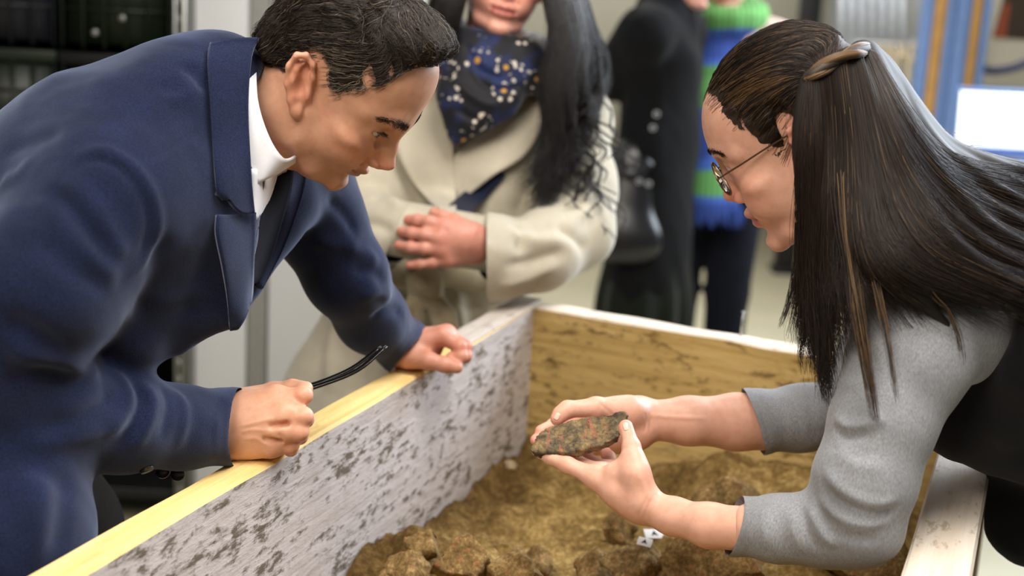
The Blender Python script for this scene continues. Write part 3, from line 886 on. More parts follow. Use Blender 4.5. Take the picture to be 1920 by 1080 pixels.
def eye_parts(parent, M, T0, side, iris, gaze, wt):
    """eyeball and iris set in the socket"""
    c = 0.01
    ec = np.array([side*3.15*c, 7.75*c, 1.35*c])
    g = np.asarray(gaze, float); g /= np.linalg.norm(g)
    s = Sculpt((-.014,)*3, (.014,)*3, 0.0012); s.ell((0, 0, 0), 0.0121, 0); P, Q = s.get()
    fr = P @ g
    tone = np.tile(np.array([0.62, 0.56, 0.52]), (len(P), 1))
    P = P/np.linalg.norm(P, axis=1)[:, None]*0.0122
    ang = np.arccos(np.clip((P @ g)/0.0122, -1, 1))
    tone[ang < .50] = iris; tone[ang < .22] = (0.005, 0.005, 0.005)
    P = (P+ec)
    if wt is not None: P = wt(P)
    V = P @ M.T+T0
    return mk('eye', V, Q, MAT_EYE, parent, tone=tone)
def edge_strands(HV, HF, line, flow, n, length, lo, hi, seed, wf, M, T, lift=.0012, nseg=6, cond=None, jit=.2):
    """fine short hairs rooted in the skin along a hairline"""
    L = np.array(line, float)
    def keep(P, N):
        q = P*100-np.array([0, .5, 3.0]); az = np.degrees(np.arctan2(np.abs(q[:, 0]), q[:, 1])); el = np.degrees(np.arctan2(q[:, 2], np.hypot(q[:, 0], q[:, 1])))
        m = el-np.interp(az, L[:, 0], L[:, 1]); r = np.random.default_rng(seed+1).random(len(P))
        k = (m > lo+ (1-r**.5)*0+ r*(-lo)*0.9) & (m < hi) & (np.linalg.norm(P-np.array([0, 0, .03]), axis=1) > .06)
        return k if cond is None else k & cond(P, N)
    return comb(HV, HF, flow, n, length, nseg, lift, seed, keep, 0, wf, M, T, jit)
MAT_SKIN = skin_mat('skin')
MAT_EYE, _nt, _bs = new_mat('eye_white')
_a = nd(_nt, 'ShaderNodeAttribute', attribute_name='tone'); _nt.links.new(_a.outputs['Color'], _bs.inputs['Base Color'])
_bs.inputs['Roughness'].default_value = 0.08

def hair_cap(V, F, HV, HF, line, taper=12.0, jag=2.0, seed=1, floor=.0006, inset=3.5):
    """trim a hair mass to a hairline (azimuth -> lowest elevation, degrees) and let it thin out towards it"""
    q = V*100-np.array([0, .5, 3.0])
    az = np.degrees(np.arctan2(np.abs(q[:, 0]), q[:, 1])); el = np.degrees(np.arctan2(q[:, 2], np.hypot(q[:, 0], q[:, 1])))
    L = np.array(line, float); mgn = el-np.interp(az, L[:, 0], L[:, 1])
    mgn = mgn+jag*np.sin(az*1.9+V[:, 0]*300)*.5+jag*np.random.default_rng(seed).normal(0, .15, len(V))
    keep = (mgn > inset)
    t = np.clip((mgn-inset)/taper, 0, 1); t = t*t*(3-2*t)
    tr = bvh(HV, HF); P = V.copy()
    for i in np.where(keep & (t < 1))[0]:
        h = tr.find_nearest(Vector(V[i])); b = np.array(h[0])+np.array(h[1])*floor
        P[i] = b*(1-t[i])+V[i]*t[i]
    kf = keep[F].all(1); F2 = F[kf]
    used = np.unique(F2); mp = np.full(len(V), -1); mp[used] = np.arange(len(used))
    return P[used], mp[F2]
# ================================================================ cloth and hair materials
M_NAVY = cloth('navy_wool', lin(8, 13, 31), lin(32, 42, 77), fine=700, sheen=0.4, sheen_tint=(.62, .72, 1.0), bmp=.5)
M_SHIRT = cloth('white_shirt', lin(226, 228, 236), lin(240, 241, 246), fine=1500, sheen=0.05, bmp=.1)
M_TIE = cloth('dark_tie', lin(8, 10, 22), lin(14, 17, 32), fine=900, sheen=0.0)
M_SUIT = cloth('dark_suit', lin(14, 15, 22), lin(22, 23, 32), fine=900, sheen=0.1)
M_BUTTON = plain('dark_horn_button', lin(44, 40, 38), .3, var=.3, scale=200)
M_HAIRM = hair_mat('dark_greying_hair', lin(30, 24, 20), lin(58, 48, 40), .38)
M_HAIRG = hair_mat('grey_temple_hair', lin(92, 82, 70), lin(150, 138, 122), .42)
M_SCALP = plain('hair_underlayer', lin(30, 24, 20), .7, var=.3, scale=80)
M_BROW = plain('brow_hair', lin(34, 26, 22), .6, var=.3, scale=200)

def to_world(M, T, c): return np.asarray(c, float)*.01 @ M.T+T
def px_of(P):
    q = np.asarray(P, float)-CAM; d = q @ FW; return 960+FPX*(q @ RT)/d, 540-FPX*(q @ UP)/d, d
def landmark_shift(M, T, pts):
    """local landmark -> the local point that matches its measured photo position at the same depth"""
    S, D = [], []
    for c, xy in pts:
        L = np.asarray(c, float)*.01; S.append(L)
        if xy is None: D.append(L); continue
        d = depth(L @ M.T+T); D.append((W(xy[0], xy[1], d)-T) @ M)
    return np.array(S), np.array(D)

def finger(s, P, r, k=.006):
    """one finger: knuckle to tip through its two joints, slightly swollen at each joint"""
    P = np.asarray(P, float)
    s.chain(P, r, k*.5, first=k)
    for q, w in zip(P[1:-1], r[1:-1]): s.ell(q, w*1.06, .003)

def skin_tone(P, base, spots=(), amt=.6):
    T = np.tile(np.asarray(base, float), (len(P), 1)); red = np.asarray(base)*np.array([1.0, .66, .62])
    for q, r in spots:
        w = amt*np.exp(-((P-np.asarray(q))**2).sum(1)/(r*r)); T = T*(1-w[:, None])+red*w[:, None]
    return T

# ================================================================ the man leaning over the left board
MAN_M = np.array([[-0.1792, 0.762, 0.6223], [-0.9662, -0.0172, -0.2571], [-0.1853, -0.6474, 0.7393]])
MAN_T = np.array([-0.2287, 1.6404, 1.4518])
SK_MAN = lin(224, 172, 144)
def J(l): return [W(*p) for p in l]

nk_w = W(425, 245, 1.66)
nk_l = (nk_w-MAN_T) @ MAN_M
HV, HF = sculpt_head(np.clip(nk_l, (-.05, -.07, -.165), (.05, .03, -.12)), True)
man_tone = head_tone(HV, SK_MAN, True, (0.42, 0.20, 0.155))
src, dst = landmark_shift(MAN_M, MAN_T, [((0, 12.3, -2.2), (738, 318)), ((0, 10.4, 3.2), (771, 238)), ((0, 10.3, -9.3), (648, 343)),
    ((3.4, 8.6, 1.4), (707, 248)), ((2.4, 8.9, -5.9), (655, 311)), ((7.6, 0, 0), (574, 166)), ((7.3, -.3, -3), (556, 216)), ((7.6, .3, 3), (590, 118)),
    ((0, 8.8, 8.0), (806, 140)), ((0, 9.9, 5.5), (799, 185)), ((0, 10.5, -5.2), (682, 325)), ((0, 9.2, -10.4), (628, 352)), ((0, -9, 4), None), ((-7.5, 0, 0), None), ((0, 0, 13), None), ((4, -2, -10), None), ((-5, 3, -6), None)])
man_warp = lambda P: warp(P, src, dst, .055)
HVw = man_warp(HV) @ MAN_M.T+MAN_T

def hand_man_near():
    """right fist resting on the board, back of the hand to us"""
    s = Sculpt(W(395, 905, 1.66)-(.05, .09, .05), W(620, 690, 1.66)+(.05, .09, .05), .0018)
    d = 1.655
    wr = W(400, 800, d+.01)
    s.cone(W(330, 797, d), wr, .030, .030, .01, flat=((.3, 1, 0), .8))
    kn = J([(518, 748, d+.005), (536, 776, d-.012), (530, 806, d-.014), (508, 836, d-.004)])
    base = J([(440, 770, d+.01), (440, 788, d), (440, 812, d), (442, 832, d+.006)])
    for a, b, r in zip(base, kn, (.0165, .0165, .0155, .014)): s.cone(a, b, .021, r, .016)
    s.ell(W(478, 800, d+.018), (.034, .024, .034), .016)
    pips = J([(569, 741, d-.004), (570, 781, d-.016), (562, 810, d-.016), (545, 836, d-.004)])
    dips = J([(566, 733, d+.032), (573, 786, d+.016), (562, 818, d+.014), (545, 842, d+.02)])
    tips = J([(535, 738, d+.042), (540, 786, d+.036), (534, 816, d+.034), (522, 838, d+.036)])
    for i in range(4):
        r = (.0098, .0098, .0094, .0084)[i]
        finger(s, [kn[i], pips[i], dips[i], tips[i]], [r*1.25, r*1.04, r*.95, r*.88], .009)
    for q, r in zip(kn, (.0125, .0125, .0115, .0105)): s.ell(q, r*1.05, .008)
    # thumb laid over the temples of the folded glasses
    finger(s, J([(458, 752, d+.03), (512, 735, d+.04), (548, 728, d+.034), (574, 728, d+.018)]), [.017, .0115, .0100, .0085], .012)
    # grooves between the knuckles
    for a, b in zip(kn[:-1], kn[1:]): s.cone((a+b)/2+np.array([.004, -.012, .002]), (a*.4+b*.4)+np.array(base[1])*.2+np.array([0, -.017, 0]), .0035, .002, .007, 'sub')
    s.half(W(405, 800, d), RT*-1)
    P, Q = s.get(1); tr = bvh(P, Q)
    P = crease(P, Q, tr, [([(450, 800), (480, 792), (515, 783)], .0025, .0012), ([(450, 770), (490, 757), (512, 750)], .0025, .001), ([(455, 825), (480, 822), (500, 835)], .0025, .001),
        ([(520, 812), (528, 822), (530, 832)], .003, -.0015), ([(452, 812), (470, 806), (500, 808)], .002, .0008)])
    return P, Q, skin_tone(P, SK_MAN, [(q, .012) for q in pips]+[(q, .012) for q in kn], .55)

def hand_man_far():
    """left hand half closed on the board, thumb towards us"""
    s = Sculpt(W(700, 740, 2.06)-(.05, .1, .04), W(900, 580, 2.06)+(.05, .1, .05), .0019)
    d = 2.06
    s.cone(W(690, 640, d), W(758, 658, d), .029, .029, .01)
    base = J([(765, 648, d-.02), (765, 645, d), (766, 645, d+.02), (766, 648, d+.035)])
    kn = J([(828, 630, d-.022), (836, 626, d+.0), (838, 626, d+.02), (834, 630, d+.038)])
    for a, b in zip(base, kn): s.cone(a, b, .020, .0135, .016)
    s.ell(W(790, 655, d), (.03, .03, .022), .015)
    pips = J([(862, 650, d-.030), (872, 650, d-.004), (872, 650, d+.018), (864, 654, d+.036)])
    dips = J([(865, 668, d-.034), (872, 668, d-.01), (870, 668, d+.014), (862, 670, d+.032)])
    tips = J([(846, 670, d-.032), (850, 676, d-.008), (848, 676, d+.014), (842, 676, d+.03)])
    for i in range(4):
        r = (.0098, .0098, .0094, .0085)[i]
        finger(s, [kn[i], pips[i], dips[i], tips[i]], [r*1.25, r*1.02, r*.95, r*.85], .008)
    finger(s, J([(768, 668, d-.028), (803, 676, d-.044), (834, 684, d-.046), (856, 689, d-.042)]), [.019, .0125, .0108, .0092], .012)
    s.half(W(715, 650, d), RT*-1)
    P, Q = s.get(1)
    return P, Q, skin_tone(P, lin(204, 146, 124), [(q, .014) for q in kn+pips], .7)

near_hand = hand_man_near(); far_hand = hand_man_far()
# hidden trunk and limbs under the clothes, so that the figure is one body
def trunk_man():
    s = Sculpt((-1.15, .95, -.0), (.0, 2.2, 1.5), .012)
    s.chain(J([(430, 250, 1.68), (300, 330, 1.65), (80, 520, 1.62), (-250, 850, 1.62)]), [.07, .13, .13, .15], .04)
    s.chain(J([(210, 385, 1.47), (20, 640, 1.47), (260, 792, 1.56), (395, 797, 1.655)]), [.05, .045, .042, .026], .03)
    s.chain(J([(585, 365, 1.86), (650, 510, 1.90), (700, 600, 1.98), (735, 648, 2.05)]), [.045, .042, .038, .026], .03)
    for y in (1.38, 1.66):
        s.chain([(-.86, y, .95), (-.82, y, .5), (-.90, y, .09), ], [.10, .065, .045], .03)
        s.chain([(-.90, y, .05), (-.70, y-.04, .035)], [.04, .03], .02)
    P, Q = s.get(1); return P, Q, np.tile(np.asarray(SK_MAN), (len(P), 1))
BV, BF, BT = joinm([(HVw, HF, man_tone), near_hand, far_hand, trunk_man()])
man = mk('person', BV, BF, MAT_SKIN, tone=BT)
tag(man, 'man in navy wool overcoat leaning over the left board, holding folded glasses', 'person')
for sd in (1, -1): eye_parts(man, MAN_M, MAN_T, sd, (.10, .16, .2), (0.05, .9, -.35), man_warp)

# ---- coat
def coat_man():
    s = Sculpt((-1.16, .92, .38), (.08, 2.32, 1.62), .0055)
    ax = W(590, 340, 1.86)-W(200, 370, 1.46); ax /= np.linalg.norm(ax)
    th = np.cross(ax, np.array([.75, 0, .65])); 
    fl = (np.cross(ax, W(400, 200, 1.65)-W(0, 480, 1.65)), .72)
    s.chain(J([(345, 310, 1.66), (220, 362, 1.65), (0, 545, 1.62), (-250, 810, 1.62)]), [.140, .185, .185, .19], .05, flat=fl)
    s.ell(W(345, 182, 1.66), (.07, .13, .065), .05)                # nape and upper back
    s.cone(W(250, 250, 1.53), W(420, 150, 1.62), .055, .05, .05)   # near shoulder slope
    s.cone(W(560, 300, 1.80), W(470, 170, 1.70), .05, .05, .05)
    # hanging fronts
    s.cone(W(330, 370, 1.56), W(400, 570, 1.56), .085, .022, .04)
    s.cone(W(300, 420, 1.56), W(240, 620, 1.54), .09, .05, .05)
    s.cone(W(445, 330, 1.57), W(436, 585, 1.565), .03, .014, .02)
    s.cone(W(520, 380, 1.76), W(440, 560, 1.70), .05, .022, .04)
    s.cone(W(400, 570, 1.57), W(330, 625, 1.57), .022, .022, .03)
    # opening at the throat
    s.cone(W(520, 310, 1.62), W(492, 500, 1.60), .030, .012, .015, 'sub')
    s.cone(W(640, 215, 1.64), W(525, 235, 1.64), .085, .070, .012, 'sub')
    # near sleeve
    s.chain(J([(205, 385, 1.475), (75, 540, 1.43), (-35, 705, 1.435), (90, 770, 1.47), (230, 792, 1.54), (335, 802, 1.60), (432, 801, 1.652), (490, 802, 1.68)]),
            [.085, .080, .069, .061, .0525, .0455, .0405, .0395], .025, first=.05)
    # far sleeve
    s.chain(J([(580, 360, 1.86), (600, 420, 1.87), (650, 515, 1.90), (698, 595, 1.98), (757, 648, 2.06), (800, 682, 2.10)]), [.066, .060, .055, .048, .0385, .037], .022, first=.05)
    # skirt of the coat
    s.chain(J([(-250, 760, 1.62), (-190, 1000, 1.56), (-160, 1400, 1.56)]), [.19, .20, .22], .05)
    s.chain(J([(-60, 850, 1.47), (0, 1010, 1.44), (-20, 1300, 1.46)]), [.07, .085, .10], .05)
    P, Q = s.get(2); tr = bvh(P, Q)
    L = []
    a = .004
    # armhole seam, shoulder seam, folds at elbow and forearm
    L += [([(136, 300), (180, 283), (230, 300), (272, 345), (292, 400), (290, 450), (268, 495), (235, 520)], .007, .0050),
          ([(120, 318), (180, 300), (228, 318), (262, 358), (278, 402), (276, 450), (256, 490)], .006, -.004),
          ([(268, 305), (330, 270), (385, 238)], .004, -.0022),
          ([(120, 330), (165, 375), (215, 450), (235, 490)], .010, .005), ([(75, 370), (120, 430), (190, 500), (225, 530)], .012, .006),
          ([(95, 345), (140, 400), (205, 480)], .008, -.005), ([(60, 440), (130, 500), (210, 545)], .012, -.005),
          ([(310, 190), (345, 180), (380, 150)], .010, .005), ([(340, 120), (370, 140), (380, 175)], .010, -.007), ([(300, 170), (345, 165)], .010, -.004),
          ([(0, 290), (60, 270), (120, 250)], .012, -.003), ([(0, 340), (30, 330), (70, 290)], .010, .003),
          ([(0, 600), (60, 620), (130, 680)], .012, -.009), ([(0, 660), (70, 665), (150, 690), (190, 720)], .012, .009), ([(0, 720), (70, 700), (130, 700)], .010, -.006),
          ([(200, 690), (240, 730), (230, 780), (190, 820)], .009, .006), ([(225, 700), (262, 745), (250, 800), (210, 845)], .008, -.005),
          ([(262, 715), (285, 755), (270, 810), (240, 850)], .008, .005), ([(300, 720), (315, 765), (300, 830)], .008, -.004), ([(325, 728), (345, 775), (330, 850)], .008, .004),
          ([(60, 800), (130, 790), (190, 760), (215, 730)], .010, -.006), ([(20, 820), (100, 830), (190, 810), (235, 770)], .010, .005),
          ([(610, 370), (645, 400), (670, 440)], .008, -.005), ([(640, 470), (680, 470), (712, 500)], .009, .006), ([(655, 510), (700, 510), (725, 545)], .009, -.006),
          ([(670, 560), (710, 545), (735, 560)], .009, .006), ([(690, 600), (730, 580), (760, 590)], .008, -.005), ([(580, 450), (630, 460), (680, 450)], .010, .004),
          ([(300, 430), (290, 520), (250, 600)], .016, -.006), ([(380, 460), (370, 540), (340, 600)], .014, -.004), ([(260, 560), (330, 560), (400, 540)], .012, .003),
          ([(60, 880), (80, 960), (60, 1070)], .016, .006), ([(120, 880), (120, 960), (100, 1050)], .014, -.005), ([(0, 900), (20, 980), (10, 1070)], .014, -.005)]
    P = crease(P, Q, tr, [(q, w, a_*.8) for q, w, a_ in L])
    N = normals(P, Q)
    P = P+N*(.0010*fbm(P[:, 0]*1.0+P[:, 2]*.6+9, P[:, 1]+P[:, 2]*.5+9, 3, 3, 14, .5))[:, None]
    P, Q = cut_open(P, Q, W(448, 801, 1.66), RT*1.0-UP*.03, .09)
    return cut_open(P, Q, W(768, 656, 2.07), RT*.75-UP*.66, .09)
CV, CF = coat_man()
coat = mk('overcoat', CV, CF, M_NAVY, man)
coat_tree = bvh(CV, CF)

def patch(name, tree, rows, nu, nv, off, t, mat, parent, fallback=1.6, wave=None, both=False, lift=None, thick_out=True):
    """a cloth panel that follows the surface below it: given as rows of measured points"""
    P, N, G = grid_patch(tree, rows, nu, nv, off, fallback)
    # smooth the fall of the cloth so that it bridges hollows
    D = np.array([[depth(P[i, j]) for j in range(nu)] for i in range(nv)])
    for _ in range(6):
        E = np.pad(D, 1, 'edge'); D = np.minimum(D, (E[:-2, 1:-1]+E[2:, 1:-1]+E[1:-1, :-2]+E[1:-1, 2:])/4)
    for _ in range(3):
        E = np.pad(D, 1, 'edge'); D = (E[:-2, 1:-1]+E[2:, 1:-1]+E[1:-1, :-2]+E[1:-1, 2:])/4
    for i in range(nv):
        for j in range(nu):
            u, v = j/(nu-1), i/(nv-1)
            o = off if lift is None else off+lift(u, v)
            P[i, j] = W(G[i, j, 0], G[i, j, 1], D[i, j]-o)
    V = P.reshape(-1, 3); F = grid_faces(nv, nu)
    n = np.cross(P[-1, 0]-P[0, 0], P[0, -1]-P[0, 0]); 
    if n @ (CAM-V.mean(0)) < 0: F = F[:, ::-1]
    o = mk(name, V, F, mat, parent); solid(o, t, -1.0)
    return o

# collar, lapels, shirt, tie
def ring_band(name, pts_lo, pts_hi, t, mat, parent, n=40):
    """a band of cloth stood between two measured space curves (collar)"""
    a = spline(np.array([W(*p) for p in pts_lo]), n); b = spline(np.array([W(*p) for p in pts_hi]), n)
    rows = [a*(1-k)+b*k+0.0 for k in np.linspace(0, 1, 7)]
    G = np.array(rows); V = G.reshape(-1, 3); F = grid_faces(7, n)
    o = mk(name, V, F, mat, parent); solid(o, t, 0)
    return o
patch('lapel', coat_tree, [[(404, 404), (430, 404), (478, 398)], [(403, 440), (440, 440), (477, 440)], [(415, 500), (445, 500), (472, 500)], [(425, 560), (445, 565), (468, 555)], [(430, 618), (448, 612), (463, 580)]],
      14, 26, .006, .004, M_NAVY, man, lift=lambda u, v: .010*(1-u)*math.sin(math.pi*min(1, v*1.1)) )
patch('lapel', coat_tree, [[(540, 308), (552, 312), (575, 322)], [(535, 350), (550, 355), (568, 360)], [(525, 400), (540, 405), (552, 410)], [(502, 465), (515, 470), (528, 472)], [(475, 535), (482, 540), (490, 540)]],
      10, 22, .006, .004, M_NAVY, man, 1.72)
patch('coat_collar', coat_tree, [[(395, 84), (440, 74), (486, 74)], [(390, 120), (430, 112), (472, 112)], [(395, 200), (430, 195), (466, 200)], [(400, 300), (435, 300), (470, 300)], [(405, 352), (440, 368), (474, 362)], [(412, 358), (445, 398), (478, 400)]],
      14, 28, .008, .005, M_NAVY, man, lift=lambda u, v: .012*u)
patch('shirt_front', coat_tree, [[(470, 316), (500, 318), (542, 306)], [(471, 370), (495, 375), (515, 370)], [(470, 408), (480, 412), (500, 412)]], 10, 10, .003, .002, M_SHIRT, man, 1.62)
patch('necktie', coat_tree, [[(505, 335), (525, 328), (547, 312)], [(495, 370), (515, 372), (542, 360)], [(480, 420), (505, 425), (525, 420)], [(470, 480), (490, 480), (508, 478)], [(467, 530), (475, 530), (485, 525)]], 10, 18, .006, .003, M_TIE, man, 1.62,
      lift=lambda u, v: .006*math.sin(math.pi*u))
ring_band('shirt_collar', [(466, 105, 1.60), (464, 200, 1.545), (468, 335, 1.545), (505, 332, 1.565), (560, 300, 1.64)], [(480, 112, 1.60), (484, 190, 1.55), (506, 260, 1.552), (535, 298, 1.575), (566, 285, 1.645)], .003, M_SHIRT, man)
# cuff buttons under the near sleeve
for x, y in ((275, 887), (305, 892), (333, 897)):
    p, n = hit(coat_tree, x, y-8); P = np.array([p-n*.001, p+n*.003]); v, f = tube_vf(P, [.0085, .0075], 14)
    mk('button', v, f, M_BUTTON, man, smooth=False)
# trousers and shoes, in the dark between coat skirt and box
def trousers_man():
    s = Sculpt((-1.1, 1.15, .0), (-.3, 2.1, 1.15), .008)
    for y in (1.38, 1.66):
        s.chain([(-.80, y, .98), (-.74, y+.02, .62), (-.86, y, .12)], [.15, .105, .085], .03)
    s.chain([(-.62, 1.55, .93), (-.62, 1.75, .80)], [.13, .11], .05)
    s.half((0, 0, .055), (0, 0, -1))
    return s.get(1)
v, f = trousers_man(); mk('trousers', v, f, M_SUIT, man)
for y in (1.38, 1.66):
    s = Sculpt((-1.05, y-.1, -.02), (-.5, y+.1, .16), .006)
    s.cone((-.90, y, .045), (-.66, y-.02, .035), .046, .036, .02); s.cone((-.88, y, .06), (-.87, y, .12), .05, .05, .03); s.half((0, 0, .002), (0, 0, -1))
    v, f = s.get(1); mk('shoe', v, f, M_DARK, man)

# ---- hair: a shaped mass with combed strands lying on it
def head_frame_pts(M, T, wf): return lambda c: wf(np.atleast_2d(np.asarray(c, float)*.01)) @ M.T+T
def hair_man():
    s = Sculpt((-.1, -.125, -.07), (.1, .13, .165), .0019); c = .01
    s.ell((0, .0*c, 5.3*c), (7.75*c, 9.95*c, 8.5*c), 0)
    s.ell((0, 4.6*c, 11.0*c), (4.9*c, 5.0*c, 3.2*c), .02)       # quiff
    s.ell((0, 7.4*c, 11.4*c), (3.6*c, 2.6*c, 1.9*c), .02)
    s.ell((0, -3.5*c, 8*c), (6.6*c, 6*c, 6*c), .02)
    s.ell((0, -6.8*c, .5*c), (5.4*c, 2.9*c, 4.5*c), .02)        # nape
    return s.get(1)
MAN_LINE = [(0, 37), (11, 38), (30, 39), (40, 34), (46, 21), (52, 10), (58, 2), (64, -10), (74, -12), (80, 2), (90, 7), (99, 4), (107, -8), (118, -28), (131, -42), (151, -40), (180, -40)]
hv, hf = hair_man(); hv, hf = hair_cap(hv, hf, HV, HF, MAN_LINE, 14)
hN = normals(hv, hf)
hv2 = hv+hN*(.0016*fbm(hv[:, 0]*3+1, hv[:, 1]*.5+hv[:, 2]*.5+1, 5, 4, 60, .5))[:, None]
hw = man_warp(hv2) @ MAN_M.T+MAN_T
hair = mk('hair', hw, hf, M_SCALP, man)
def comb(V, F, flow, count, length, nseg, lift, seed, keep=None, curl=0.0, wf=None, M=None, T=None, jit=.25, surf=True):
    """strands rooted on a surface, combed along flow(p, n) in the head's frame"""
    r = np.random.default_rng(seed)
    a = V[F[:, 0]]; b = V[F[:, 1]]; c_ = V[F[:, 2]]; ar = np.linalg.norm(np.cross(b-a, c_-a), axis=1)
    fi = r.choice(len(F), count, p=ar/ar.sum()); u = r.random((count, 1)); v = r.random((count, 1))
    P = V[F[fi, 0]]*(1-u)*(1-v)+V[F[fi, 1]]*u*(1-v)+V[F[fi, 2]]*u*v+V[F[fi, 3]]*(1-u)*v
    N0 = normals(V, F); N = N0[F[fi, 0]]
    if keep is not None:
        k = keep(P, N); P, N = P[k], N[k]
    n = len(P); L = length(P) if callable(length) else np.full(n, length); L = L*r.uniform(.6, 1.15, n)
    tree = bvh(V, F) if surf else None
    C = np.zeros((n, nseg, 3)); C[:, 0] = P-N*.001
    d = flow(P, N); d = d+r.normal(0, jit, d.shape); cur = P.copy(); nn = N.copy()
    ph = r.uniform(0, 6.28, n); lf = lift*r.uniform(.3, 1.6, n)
    for i in range(1, nseg):
        if i > 1: d = .55*d+.45*flow(cur, nn)
        d = d-nn*(d*nn).sum(1)[:, None]; d /= np.linalg.norm(d, axis=1)[:, None]+1e-9
        cur = cur+d*(L/(nseg-1))[:, None]
        if surf:
            for j in range(n):
                h = tree.find_nearest(Vector(cur[j]))
                cur[j] = h[0]; nn[j] = h[1]
        t = i/(nseg-1)
        side = np.cross(d, nn)
        C[:, i] = cur+nn*(lf*(t*.9+.1))[:, None]+side*(curl*np.sin(ph+t*5)*t)[:, None]
    Q = C.reshape(-1, 3)
    if wf is not None: Q = wf(Q)
    if M is not None: Q = Q @ M.T+T
    return Q.reshape(n, nseg, 3)
def flow_man(P, N):
    c = P*100
    d = np.zeros_like(P)
    top = np.clip((c[:, 2]-8)/3, 0, 1)*np.clip((c[:, 1]+3)/5, 0, 1)
    # sides run back and down, the top sweeps forward and over
    d[:, 0] = .25*top; d[:, 1] = -.75+1.2*top; d[:, 2] = -.65*(1-top)+.25*top*np.clip((c[:, 1]-4)/4, 0, 1)
    back = np.clip((-c[:, 1]-4)/4, 0, 1)
    d[:, 2] -= .9*back; d[:, 1] *= (1-.8*back)
    front = np.clip((c[:, 1]-3.5)/2, 0, 1)*(1-top); d[:, 1] += .35*front; d[:, 2] -= .5*front
    return d
is_grey = lambda P: np.clip((8.6-P[:, 2]*100)/4, 0, 1)*np.clip((P[:, 1]*100+3)/3, 0, 1)
rg = np.random.default_rng(11)
vis = lambda P, N: (N @ (MAN_M.T @ (CAM-MAN_T)/np.linalg.norm(CAM-MAN_T)) > -.25)
S_all = comb(hv2, hf, flow_man, 9000, lambda P: .022+.022*np.clip((P[:, 2]*100-7)/4, 0, 1), 7, .003, 3, vis, .0015, man_warp, MAN_M, MAN_T, surf=True)
roots = (S_all[:, 0]-MAN_T) @ MAN_M
gm = rg.random(len(roots)) < .62*is_grey(roots)+.07
strands('hair_strands', S_all[~gm], .00032, M_HAIRM, hair)
strands('grey_strands', S_all[gm], .00030, M_HAIRG, hair)
S_e = edge_strands(HV, HF, MAN_LINE, flow_man, 8000, .017, -3.5, 9, 61, man_warp, MAN_M, MAN_T, .0016, 6, lambda P, N: vis(P, N) & (P[:, 2] > -.02) & (P[:, 2] < .072) & (np.abs(P[:, 0]) < .0765) & (P[:, 1] > -.02))
roots = (S_e[:, 0]-MAN_T) @ MAN_M
gm = rg.random(len(roots)) < .68*is_grey(roots)+.05
strands('hairline_strands', S_e[~gm], .00024, M_HAIRM, hair); strands('grey_strands', S_e[gm], .00024, M_HAIRG, hair)
# eyebrow: short hairs laid along the ridge
def brow(parent, M, T, wf, side, n, pts, mat, rad, spread, seed=5):
    r = np.random.default_rng(seed); line = spline(np.array(pts, float)*.01*np.array([side, 1, 1]), 60); C = []
    for i in range(n):
        k = r.integers(0, 59); p = line[k]+r.normal(0, 1, 3)*np.array([.2, .2, 1])*spread
        d = line[min(59, k+6)]-line[max(0, k-6)]; d /= np.linalg.norm(d); d = d+np.array([0, .15, .35*r.random()])
        L = .008*r.uniform(.6, 1.2); C.append([p+d*L*t+np.array([0, .0012, 0])*t for t in np.linspace(0, 1, 4)])
    Q = np.array(C).reshape(-1, 3); tr_ = BROW_TREE
    for q_ in range(len(Q)):
        h_ = tr_.find_nearest(Vector(Q[q_])); Q[q_] = np.array(h_[0])+np.array(h_[1])*(.0006+.0006*(q_ % 4))
    Q = wf(Q) @ M.T+T
    return strands('eyebrow', Q.reshape(n, 4, 3), rad, mat, parent)
BROW_TREE = bvh(HV, HF)
for sd in (1, -1): brow(man, MAN_M, MAN_T, man_warp, sd, 300, [(1.1, 10.1, 2.95), (2.4, 9.75, 3.35), (3.8, 8.9, 3.5), (5.0, 7.7, 3.05)], M_HAIRM, .00026, .0014)
# lashes of the lowered lids
def lash(parent, M, T, wf, side, pts, n, L, rad, dirv):
    r = np.random.default_rng(3); ln = spline(np.array(pts, float)*.01*np.array([side, 1, 1]), 40); C = []
    for i in range(n):
        p = ln[r.integers(0, 40)]; h = BROW_TREE.find_nearest(Vector(p)); p = np.array(h[0]); d = np.array(dirv)*np.array([side, 1, 1])+r.normal(0, .2, 3)
        C.append([p+d*L*t+np.array([0, 0, .25*L])*t*t for t in np.linspace(0, 1, 5)])
    Q = wf(np.array(C).reshape(-1, 3)) @ M.T+T
    return strands('eyelashes', Q.reshape(n, 5, 3), rad, M_HAIRM, parent)
for sd in (1, -1): lash(man, MAN_M, MAN_T, man_warp, sd, [(2.0, 9.2, 1.45), (3.0, 9.4, 1.75), (4.3, 8.7, 1.55)], 90, .006, .00022, (.25, .9, -.25))
